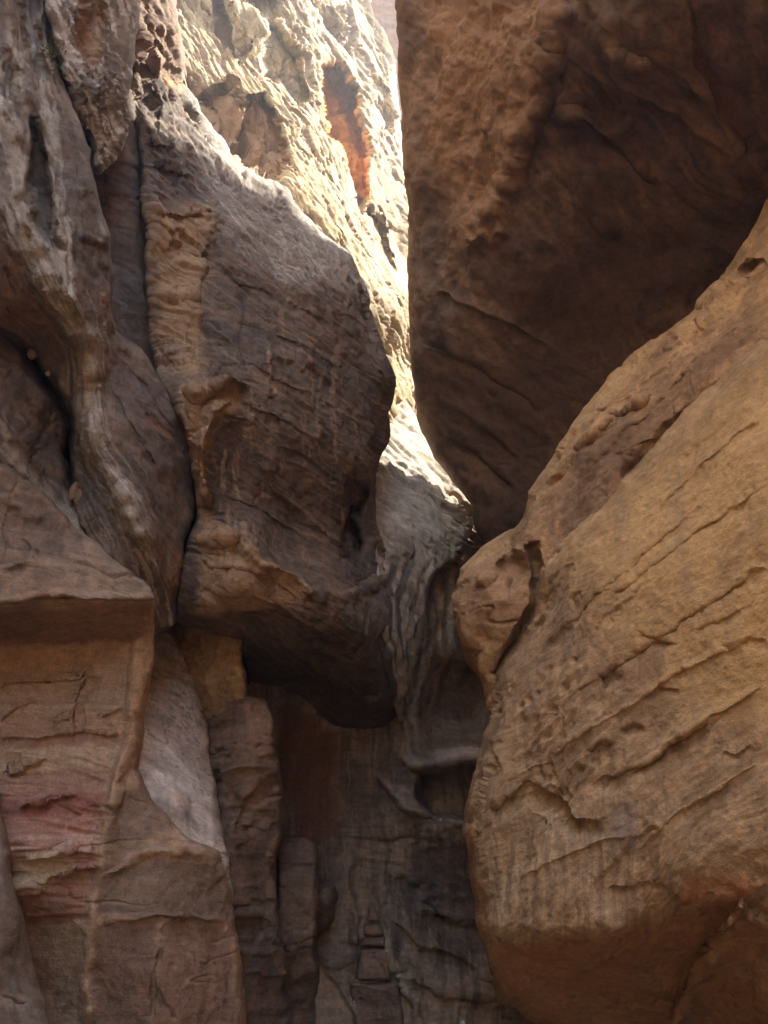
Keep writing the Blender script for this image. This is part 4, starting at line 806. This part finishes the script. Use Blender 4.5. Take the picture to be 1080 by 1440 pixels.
# ------------------------------------------------------------------ right side
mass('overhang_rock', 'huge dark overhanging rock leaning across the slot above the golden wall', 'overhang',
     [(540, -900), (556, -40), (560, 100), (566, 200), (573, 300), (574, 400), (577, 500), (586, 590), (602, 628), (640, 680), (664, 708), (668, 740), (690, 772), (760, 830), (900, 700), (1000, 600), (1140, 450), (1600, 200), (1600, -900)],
     [(540, -900, 20), (1000, -900, 14), (1600, -900, 10), (562, 0, 15.5), (575, 300, 15.2), (580, 500, 15), (605, 630, 14.9), (690, 765, 14.6), (640, 100, 13.2), (700, 200, 12.4), (650, 330, 13.2), (620, 480, 14), (780, 20, 10.9), (740, 180, 11.8),
      (900, 0, 9.8), (1080, 0, 8.7), (860, 150, 11.2), (1000, 150, 10.4), (1080, 240, 10.8), (880, 330, 12.4), (980, 380, 12.4), (800, 480, 13.4), (880, 520, 13.4), (740, 620, 14.0), (700, 720, 14.4), (800, 700, 14), (1200, 300, 11), (1500, 100, 8)],
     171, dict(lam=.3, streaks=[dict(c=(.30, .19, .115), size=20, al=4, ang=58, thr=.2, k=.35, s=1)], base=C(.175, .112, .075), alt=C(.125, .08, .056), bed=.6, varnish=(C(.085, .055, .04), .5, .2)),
     detail=[('f', .30, 3.0, {'o': 5}), ('f', .04, .5, {'o': 5, 'g': .6}), ('terr', .015, 2.08, {'K': 1.70, 'sz': 1.2}),
             ('terr', 0.121, 1.56, {'K': 2.04, 'sz': .7, 'sxy': 1.2, 's': 3, 'mask': [dict(p=[(560, -200), (800, -200), (780, 80), (700, 330), (640, 420), (570, 520)], poly=1, w=60)]}),
             ('f', .22, .9, {'o': 6, 'g': .6, 'mask': [dict(p=[(560, -200), (800, -200), (780, 80), (700, 330), (640, 420), (570, 520)], poly=1, w=60)]}),
             ('flute', .02, 40, {'ang': 58, 'al': 4, 'k': 'r', 'o': 3, 'wv': 1.0, 's': 41}), ('flute', .02, 22, {'ang': 30, 'al': 5, 'k': 'f', 'o': 4, 'mask': [dict(p=[(580, 450), (760, 500), (760, 780), (580, 640)], poly=1, w=60)]}),
             ('pock', .10, .45, {'mask': [dict(p=[(980, 200), (1080, 180), (1080, 330), (900, 460), (840, 480), (940, 340)], poly=1, w=40)]})],
     strokes=[dict(p=[(590, 470), (680, 520), (770, 585)], a=-0.09, wl=3, wr=18, pow=1.2), dict(p=[(595, 540), (680, 595), (740, 650)], a=0.09, wl=18, wr=3, pow=1.2), dict(p=[(610, 600), (680, 650), (730, 690)], a=-0.09, wl=3, wr=18, pow=1.2), dict(p=[(600, 400), (680, 440), (790, 500)], a=0.09, wl=18, wr=3, pow=1.2), dict(p=[(620, 60), (650, 150), (632, 250), (600, 330)], a=-0.09, wl=3, wr=18, pow=1.2), dict(p=[(680, 30), (690, 130), (660, 240)], a=0.09, wl=18, wr=3, pow=1.2), dict(p=[(740, 20), (720, 120), (690, 210)], a=-0.09, wl=3, wr=18, pow=1.2), dict(p=[(840, 40), (880, 120), (960, 170), (1040, 230)], a=0.09, wl=18, wr=3, pow=1.2), dict(p=[(800, 160), (870, 210), (930, 260)], a=-0.09, wl=3, wr=18, pow=1.2), dict(p=[(900, 60), (960, 120), (1030, 190)], a=0.09, wl=18, wr=3, pow=1.2),
              dict(p=[(640, 345), (690, 320), (720, 220), (770, 90), (790, 0)], a=.3, wl=60, wr=30, tp=.05), dict(p=[(970, 0), (985, 90), (1040, 150), (1065, 190), (1050, 215), (1010, 140)], poly=1, a=-.25, w=14),
              dict(p=[(850, 0), (860, 80), (930, 100)], a=.2, w=20), dict(p=[(820, 230), (850, 300), (880, 330)], a=.15, w=22), dict(p=[(780, 150), (850, 190), (900, 180)], a=.15, w=18)],
     paint=[dict(p=[(590, 470), (680, 520), (770, 585)], w=7, c=(0.08, 0.052, 0.04), k=0.45, n=1.2, ns=.5), dict(p=[(595, 540), (680, 595), (740, 650)], w=5, c=(0.25, 0.16, 0.1), k=0.45, n=1.2, ns=.5), dict(p=[(610, 600), (680, 650), (730, 690)], w=7, c=(0.08, 0.052, 0.04), k=0.45, n=1.2, ns=.5), dict(p=[(600, 400), (680, 440), (790, 500)], w=5, c=(0.25, 0.16, 0.1), k=0.45, n=1.2, ns=.5), dict(p=[(620, 60), (650, 150), (632, 250), (600, 330)], w=7, c=(0.08, 0.052, 0.04), k=0.45, n=1.2, ns=.5), dict(p=[(680, 30), (690, 130), (660, 240)], w=5, c=(0.25, 0.16, 0.1), k=0.45, n=1.2, ns=.5), dict(p=[(740, 20), (720, 120), (690, 210)], w=7, c=(0.08, 0.052, 0.04), k=0.45, n=1.2, ns=.5), dict(p=[(840, 40), (880, 120), (960, 170), (1040, 230)], w=5, c=(0.25, 0.16, 0.1), k=0.45, n=1.2, ns=.5), dict(p=[(800, 160), (870, 210), (930, 260)], w=7, c=(0.08, 0.052, 0.04), k=0.45, n=1.2, ns=.5), dict(p=[(900, 60), (960, 120), (1030, 190)], w=5, c=(0.25, 0.16, 0.1), k=0.45, n=1.2, ns=.5),
            dict(p=[(972, -20), (985, 90), (1040, 140), (1062, 180), (1050, 205), (1000, 130)], poly=1, w=12, c=(.36, .19, .115), k=.8, n=.4),
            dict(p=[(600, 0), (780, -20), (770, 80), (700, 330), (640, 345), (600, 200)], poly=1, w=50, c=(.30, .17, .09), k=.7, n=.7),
            dict(p=[(760, 360), (900, 330), (1000, 250), (1040, 300), (860, 500), (700, 700), (640, 600)], poly=1, w=80, c=(.115, .075, .053), k=.75, n=.3),  # underside darkened in colour to deepen its shade
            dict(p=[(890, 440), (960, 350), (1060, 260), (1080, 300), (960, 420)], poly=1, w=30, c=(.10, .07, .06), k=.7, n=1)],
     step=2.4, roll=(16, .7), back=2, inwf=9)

mass('golden_ramp', 'tilted golden rock ramp with hollows running below the dark overhang', 'rock ramp',
     [(1500, -160), (1180, 190), (1078, 282), (1051, 333), (1008, 393), (978, 422), (974, 434), (907, 487), (854, 530), (830, 564), (805, 598), (772, 651), (742, 690), (733, 728), (714, 750), (680, 769), (652, 800), (640, 843), (642, 880), (655, 920), (678, 960), (690, 1005, 4, .1),
      (760, 1010, 4, .1), (800, 900, 4, .1), (880, 760, 4, .1), (980, 660, 4, .1), (1100, 560, 4, .1), (1500, 260, 4, .1)],
     [(1500, -100, 7.4), (1080, 300, 9.4), (980, 430, 9.7), (850, 540, 9.9), (770, 660, 9.9), (700, 765, 9.7), (645, 840, 9.3), (690, 830, 8.8), (740, 740, 9.2), (740, 850, 8.6), (660, 920, 9.0), (700, 900, 8.7), (690, 1000, 8.9), (830, 650, 8.9), (900, 560, 9.0), (1000, 480, 8.7), (1080, 380, 8.6),
      (800, 760, 8.5), (880, 690, 8.3), (980, 590, 8.1), (1080, 490, 7.8), (1500, 200, 6)],
     181, dict(lam=.3, base=GOLD, alt=C(.40, .25, .14), bed=.5, tilt=(-.7, .2), varnish=(C(.20, .13, .085), .55, .15)),
     detail=[('f', .14, 1.3, {'o': 6, 'g': .55}), ('strata', .05, .3, {'tilt': (-.8, .1)}), ('terr', 0.044, 1.3, {'K': 1.77}), ('f', .03, .25, {'o': 4, 'g': .6}), ('crack', .06, .8, {'st': (.35, .35, 1.5), 'wd': .035}), ('crack', .06, .8, {'st': (1.3, 1.3, .3), 'wd': .02, 's': 9})],
     strokes=[dict(p=[(760, 700), (840, 620), (940, 540)], a=-0.045, wl=3, wr=14, pow=1.2), dict(p=[(800, 690), (880, 610), (990, 500), (1080, 420)], a=0.045, wl=14, wr=3, pow=1.2), dict(p=[(850, 590), (930, 520), (1030, 420)], a=-0.045, wl=3, wr=14, pow=1.2),
              dict(p=[(745, 690), (800, 640), (860, 575), (900, 565), (930, 540)], a=.18, wl=10, wr=14), dict(p=[(840, 575), (880, 560), (905, 570), (870, 600)], a=-.15, w=12, poly=1), dict(p=[(720, 760), (700, 800), (722, 830), (735, 800)], poly=1, a=-.2, w=12),
              dict(p=[(660, 830), (690, 800), (725, 770), (755, 760)], a=.25, wl=8, wr=18), dict(p=[(745, 760), (752, 800), (756, 850), (720, 912), (694, 950)], a=-.35, w=10, tp=.02), dict(p=[(1040, 380), (1060, 370), (1070, 365)], a=-.2, w=8),
              dict(p=[(975, 450), (985, 470), (980, 480)], a=-.12, w=7), dict(p=[(940, 465), (955, 480)], a=-.15, w=8), dict(p=[(870, 690), (940, 620), (1020, 540)], a=-.3, w=24)],
     paint=[dict(p=[(820, 640), (900, 590), (980, 510), (1040, 440), (1080, 420), (1060, 470), (960, 570), (850, 690), (800, 740)], poly=1, w=26, c=(.20, .125, .08), k=.75, n=.7),
            dict(p=[(745, 680), (800, 610), (860, 540), (900, 500)], w=16, c=(.52, .35, .19), k=.6), dict(p=[(650, 800), (740, 755), (750, 850), (700, 900), (650, 900)], poly=1, w=20, c=(.36, .22, .13), k=.6)],
     step=2.0, roll=(14, .45), back=3)

mass('golden_wall', 'massive golden sandstone wall with streaks and hollows above a red undercut', 'rock wall',
     [(1500, 120), (1080, 463), (1046, 487), (960, 578), (868, 675), (820, 730), (775, 775), (757, 800), (757, 845), (715, 912), (694, 950), (690, 1000), (679, 1043), (661, 1100), (652, 1166), (661, 1232), (675, 1317), (687, 1369), (709, 1402), (760, 1445), (850, 1540), (1000, 1750), (1500, 1950)],
     [(1500, 150, 5), (1080, 470, 7.5), (960, 585, 7.8), (868, 685, 8.05), (775, 785, 8.3), (760, 850, 8.2), (700, 950, 8.3), (690, 1040, 7.9), (665, 1130, 7.7), (670, 1240, 7.35), (685, 1330, 7.1), (710, 1400, 7.5), (1080, 640, 6.5), (960, 720, 7.0), (860, 800, 7.3), (800, 900, 7.4), (760, 1000, 7.3), (740, 1100, 7.1),
      (1080, 850, 5.8), (960, 900, 6.3), (860, 1000, 6.6), (1080, 1050, 5.4), (960, 1080, 5.8), (850, 1150, 6.25), (740, 1220, 6.7), (740, 1290, 6.5), (850, 1260, 6.0), (850, 1310, 6.0), (960, 1260, 5.5), (1080, 1200, 5.1), (740, 1310, 6.5), (760, 1380, 7.2), (860, 1380, 6.9), (960, 1330, 6.2), (1080, 1270, 5.2), (800, 1450, 7.6), (900, 1450, 7.3), (960, 1420, 6.9), (1080, 1400, 5.7), (1000, 1500, 6.8), (1500, 1000, 3.6), (1500, 1900, 3.6), (1100, 1700, 6)],
     191, dict(lam=.2, streaks=[dict(c=(.25, .165, .10), size=9, al=12, ang=-33, thr=.12, k=.58, s=1), dict(c=(.60, .42, .23), size=6, al=14, ang=-31, thr=.3, k=.35, s=7), dict(c=(.27, .19, .13), size=4, al=18, ang=88, thr=.1, k=.6, s=11, mask=[dict(p=[(670, 1150), (900, 1130), (900, 1300), (690, 1320)], poly=1, w=50)]), dict(c=(.56, .42, .27), size=4, al=18, ang=88, thr=.2, k=.6, s=13, mask=[dict(p=[(670, 1150), (900, 1130), (900, 1300), (690, 1320)], poly=1, w=50)]), dict(c=(.28, .19, .12), size=9, al=12, ang=86, thr=.3, k=.5, s=15)], base=C(.44, .305, .18), alt=C(.385, .25, .14), bed=.35, tilt=(-.75, .3), varnish=(C(.225, .145, .088), .72, .12), kb=.6),
     detail=[('f', .075, 1.3, {'o': 6, 'g': .5}), ('plane', .022, .9, {'st': (.6, .6, 1.3)}), ('flake', .012, 16, {'ang': -33, 'al': 10, 'K': 1.8, 'wv': .35, 'e': .1, 's': 31}), ('strata', .022, .26, {'tilt': (-.75, .3), 'warp': .8, 'sharp': 3}), ('terr', .03, 1.3, {'K': 1.77}), ('f', .018, .16, {'o': 4, 'g': .6}),
             ('pock', .05, .16, {'thr': -.1, 'mask': [dict(p=[(690, 880), (860, 880), (860, 1100), (680, 1160)], poly=1, w=60)]}), 
             ('terr', .05, .8, {'K': 2, 's': 6, 'mask': [dict(p=[(660, 960), (900, 960), (860, 1160), (660, 1240)], poly=1, w=60)]}), ('plane', .06, .5, {'s': 8, 'mask': [dict(p=[(660, 1060), (860, 1090), (850, 1180), (655, 1240)], poly=1, w=40)]})],
     strokes=[
        dict(p=[(760, 1010), (860, 945), (980, 862), (1080, 795)], a=-0.035, wl=3, wr=12, pow=1.2), dict(p=[(700, 1110), (800, 1042), (930, 962), (1080, 880)], a=0.04, wl=12, wr=3, pow=1.2), dict(p=[(840, 860), (960, 765), (1080, 682)], a=-0.035, wl=3, wr=12, pow=1.2), dict(p=[(880, 1200), (980, 1125), (1080, 1062)], a=0.04, wl=12, wr=3, pow=1.2), dict(p=[(780, 900), (880, 805), (1000, 695)], a=-0.035, wl=3, wr=12, pow=1.2), dict(p=[(860, 1110), (960, 1030), (1080, 960)], a=0.04, wl=12, wr=3, pow=1.2), dict(p=[(900, 740), (990, 650), (1080, 580)], a=-0.035, wl=3, wr=12, pow=1.2), dict(p=[(720, 1240), (820, 1190), (900, 1165)], a=0.04, wl=12, wr=3, pow=1.2),
        dict(p=[(678, 1290), (705, 1325), (740, 1332), (800, 1322), (860, 1318), (930, 1290), (1000, 1280), (1080, 1262)], a=.10, wl=50, wr=16, tp=.03),
        dict(p=[(830, 1110), (880, 1085), (930, 1065), (990, 1020), (1010, 1015)], a=-.10, wl=4, wr=30), dict(p=[(680, 1150), (740, 1100), (780, 1130), (810, 1155), (860, 1150)], a=-.13, wl=4, wr=30),
        dict(p=[(830, 1055), (848, 1042), (862, 1050), (858, 1068), (838, 1078)], poly=1, a=-.10, w=12), dict(p=[(870, 1030), (890, 1018), (903, 1030), (880, 1040)], poly=1, a=-.08, w=12),
        dict(p=[(944, 958), (960, 952), (963, 940)], a=-0.035, w=6), dict(p=[(845, 950), (865, 935), (872, 960), (850, 970)], poly=1, a=-.1, w=8), dict(p=[(900, 890), (935, 905), (950, 908)], a=-0.050, wl=3, wr=24), dict(p=[(890, 920), (940, 900), (930, 960), (900, 970)], poly=1, a=-0.050, w=10),
        dict(p=[(970, 890), (1020, 870), (1060, 850)], a=-0.025, wl=5, wr=20), dict(p=[(1030, 815), (1060, 795), (1080, 790)], a=0.030, wl=4, wr=10), dict(p=[(1010, 915), (1050, 900), (1080, 905)], a=-0.040, wl=5, wr=24),
        dict(p=[(1015, 1060), (1040, 1060), (1060, 1045)], a=-0.040, wl=3, wr=12), dict(p=[(940, 1445), (965, 1390), (1000, 1320), (1045, 1268)], a=.35, wl=6, wr=60, tp=.03), dict(p=[(900, 980), (930, 970), (960, 975)], a=-0.030, wl=3, wr=14),
        dict(p=[(850, 1255), (900, 1245), (950, 1248)], a=-0.040, wl=4, wr=12), dict(p=[(735, 740), (715, 905)], a=0, w=4), dict(p=[(710, 915), (725, 890), (740, 870)], a=-.1, w=4)],
     paint=[dict(p=[(760, 1010), (860, 945), (980, 862), (1080, 795)], w=9, c=(0.22, 0.14, 0.085), k=.55, n=1.2, ns=.5), dict(p=[(700, 1110), (800, 1042), (930, 962), (1080, 880)], w=7, c=(0.62, 0.43, 0.24), k=.55, n=1.2, ns=.5), dict(p=[(840, 860), (960, 765), (1080, 682)], w=9, c=(0.22, 0.14, 0.085), k=.55, n=1.2, ns=.5), dict(p=[(880, 1200), (980, 1125), (1080, 1062)], w=7, c=(0.62, 0.43, 0.24), k=.55, n=1.2, ns=.5), dict(p=[(780, 900), (880, 805), (1000, 695)], w=9, c=(0.22, 0.14, 0.085), k=.55, n=1.2, ns=.5), dict(p=[(860, 1110), (960, 1030), (1080, 960)], w=7, c=(0.62, 0.43, 0.24), k=.55, n=1.2, ns=.5), dict(p=[(900, 740), (990, 650), (1080, 580)], w=9, c=(0.22, 0.14, 0.085), k=.55, n=1.2, ns=.5), dict(p=[(720, 1240), (820, 1190), (900, 1165)], w=7, c=(0.62, 0.43, 0.24), k=.55, n=1.2, ns=.5),
            dict(p=[(800, 780), (880, 690), (1080, 500), (1500, 300), (1500, 1000), (1080, 1000), (960, 1000), (880, 900)], poly=1, w=120, c=(.57, .37, .17), k=.75, n=.8, ns=.9), dict(p=[(690, 1335), (780, 1330), (930, 1300), (1040, 1275), (1000, 1340), (950, 1440), (800, 1460), (720, 1400)], poly=1, w=24, c=(.35, .195, .12), k=.85, n=.7, ns=.5),
            dict(p=[(1030, 1310), (1120, 1290), (1120, 1480), (950, 1480)], poly=1, w=24, c=(.36, .205, .125), k=.8, n=.7, ns=.5),
            dict(p=[(960, 1240), (1060, 1230), (1050, 1275), (960, 1280)], poly=1, w=16, c=(.38, .16, .08), k=.7, n=.6), dict(p=[(700, 1345), (780, 1340), (770, 1365)], w=14, c=(.38, .18, .09), k=.6), dict(p=[(900, 1330), (940, 1360)], w=14, c=(.38, .2, .1), k=.6),
            dict(p=[(880, 960), (905, 920), (945, 895), (935, 940), (905, 985)], poly=1, w=26, c=(.33, .21, .145), k=.6, n=1), dict(p=[(830, 950), (870, 935), (870, 960)], w=12, c=(.34, .2, .13), k=.6),
            dict(p=[(860, 1130), (900, 1120), (890, 1200), (855, 1200)], poly=1, w=14, c=(.27, .20, .155), k=.7, n=.6)]
           + [dict(p=[(x, 1170+(x*7 % 23)), (x+2, 1310)], w=4+(x*5 % 5), c=((.24, .165, .11) if (x//9) % 2 else (.50, .36, .22)), k=.65, n=.9) for x in range(690, 880, 9)]
           + [dict(p=[(940, 640), (960, 760), (975, 860)], w=18, c=(.30, .21, .14), k=.5, n=1), dict(p=[(868, 690), (880, 800)], w=16, c=(.28, .19, .125), k=.45, n=1), dict(p=[(775, 800), (800, 870), (795, 950)], w=20, c=(.3, .2, .135), k=.5, n=.9), dict(p=[(1000, 860), (1030, 780), (1080, 720)], w=30, c=(.30, .2, .12), k=.4, n=1)],
     step=1.6, roll=(30, 1.0), back=4, mat='bedded')

# ------------------------------------------------------------------ haze volume added for the veiling glow
def haze(density):
    x0, x1, y0, y1, z0, z1 = -60, 60, -60, 110, -1.5, 110
    V = np.array([(x, y, z) for z in (z0, z1) for y in (y0, y1) for x in (x0, x1)], F)
    me = bpy.data.meshes.new('haze')
    me.from_pydata([tuple(float(c) for c in v) for v in V], [], [(0, 2, 3, 1), (4, 5, 7, 6), (0, 1, 5, 4), (2, 6, 7, 3), (0, 4, 6, 2), (1, 3, 7, 5)])
    m = bpy.data.materials.new('veil_haze'); m.use_nodes = True; t = m.node_tree; t.nodes.clear()
    o = t.nodes.new('ShaderNodeOutputMaterial'); v = t.nodes.new('ShaderNodeVolumePrincipled')
    v.inputs['Color'].default_value = (.86, .9, .95, 1); v.inputs['Density'].default_value = density; v.inputs['Anisotropy'].default_value = .35
    t.links.new(v.outputs[0], o.inputs['Volume']); me.materials.append(m)
    ob = bpy.data.objects.new('haze', me); scene.collection.objects.link(ob)
    ob['kind'] = 'stuff'; ob['label'] = 'thin haze added in the canyon air for the glare veil'; ob['category'] = 'haze'
haze(.0055)

# ------------------------------------------------------------------ carved steps
STEPS = [((516, 1276), (527, 1277), (537, 1298), (514, 1299), .55), ((514, 1300), (537, 1299), (541, 1316), (510, 1317), .42), ((510, 1318), (541, 1317), (543, 1333), (506, 1334), .30),
         ((505, 1335), (543, 1334), (550, 1379), (501, 1380), .2), ((489, 1382), (560, 1383), (580, 1520), (500, 1520), 0)]
root = bpy.data.objects.new('carved_steps', None); scene.collection.objects.link(root)
root.location = [float(v) for v in np.array([p[0] for p in to_world(np.array([530], F), np.array([1600], F), np.array([11.2], F))])]
root['label'] = 'narrow stack of squared red stone steps against the pale rock'; root['category'] = 'steps'
for i, (a, b, c_, d_, off) in enumerate(STEPS):
    mass('step_block', None, None, [a, b, c_, d_], [(a[0], a[1], 11.66+off), (b[0], b[1], 11.6+off), (c_[0], c_[1], 11.5+off), (d_[0], d_[1], 11.56+off)], 200+i,
         dict(base=C(.33, .22, .16), alt=C(.28, .19, .14)), detail=[('f', .05, .4, {}), ('plane', .03, .25, {}), ('f', .012, .08, {})], roll=(5, .12), edge=4.5, step=1.6, back=1.2, parent=root)

# ------------------------------------------------------------------ loose stones
def stone(name, label, px, py, D, r, seed, colr):
    th, ph = np.meshgrid(np.linspace(0, 2*np.pi, 25, dtype=F)[:-1], np.linspace(0.02, np.pi-.02, 14, dtype=F))
    x = np.sin(ph)*np.cos(th); y = np.sin(ph)*np.sin(th); z = np.cos(ph)
    P = [x.ravel(), y.ravel(), z.ravel()]
    k = 1+.35*fbm(P, 1.3, 3, seed=seed)
    V = np.stack([P[0]*k*r[0], P[1]*k*r[1], P[2]*k*r[2]], 1)
    i = np.arange(14*24).reshape(14, 24); j = np.roll(i, -1, 1)
    q = np.stack([i[:-1].ravel(), i[1:].ravel(), j[1:].ravel(), j[:-1].ravel()], 1)
    c = np.tile(C(*colr)[None], (len(V), 1))*(1+.2*fbm(P, .7, 3, seed=seed+1))[:, None]
    ob = make_mesh(name, V, q, c, MATS['rock'])
    w = to_world(np.array([px], F), np.array([py], F), np.array([D], F)); ob.location = [float(v[0]) for v in w]
    ob['label'] = label; ob['category'] = 'stone'
    return ob
stone('stone', 'small rounded ribbed stone lodged under the fluted column', 45, 498, 8.15, (.05, .045, .06), 1, (.22, .15, .11))
stone('stone', 'small orange stone lodged in the crease above the left shoulder', 67, 525, 8.2, (.024, .024, .034), 2, (.34, .22, .14))
stone('stone', 'upright tan stone wedged in the crevice beside the fluted column', 104, 690, 8.35, (.045, .05, .11), 3, (.46, .29, .18))
stone('stone', 'broad brown stone wedged in the crevice beside the fluted column', 114, 700, 8.3, (.07, .06, .12), 4, (.36, .24, .16))
stone('stone', 'tiny pale pebble sitting on the sill of the hollow niche', 619, 1153, 12.9, (.035, .035, .03), 5, (.6, .52, .42))
stone('stone', 'small white lump low against the back wall', 650, 1439, 11.7, (.04, .04, .04), 6, (.75, .73, .7))  # white spot of uncertain kind, built as a plain lump
def shrub(px, py, D, r, n, seed):
    rng = np.random.default_rng(seed)
    o = [float(v[0]) for v in to_world(np.array([px], F), np.array([py], F), np.array([D], F))]
    V = []; q = []
    for k in range(n):
        c0 = rng.normal(0, r, 3)*np.array([.8, .6, 1.2]); d = rng.normal(0, 1, 3); d /= np.linalg.norm(d); e = np.cross(d, rng.normal(0, 1, 3)); e /= np.linalg.norm(e)
        L = rng.uniform(.02, .05)
        q.append([len(V)+i for i in range(4)]); V += [c0, c0+d*L*.5+e*L*.22, c0+d*L, c0+d*L*.5-e*L*.22]
    V = np.array(V, F); c = np.tile(C(.13, .15, .07)[None], (len(V), 1))*rng.uniform(.6, 1.3, (len(V), 1)).astype(F)
    ob = make_mesh('shrub', V, np.array(q), c, MATS['smooth']); ob.location = o
    ob['label'] = 'tiny green shrub rooted high among the grey flutes'; ob['category'] = 'shrub'
shrub(74, 72, 9.3, .05, 160, 4)
print('script seconds', round(time.time()-T0, 1))
print('triangles', sum(len(o.data.polygons)*2 for o in scene.objects if o.type == 'MESH'))
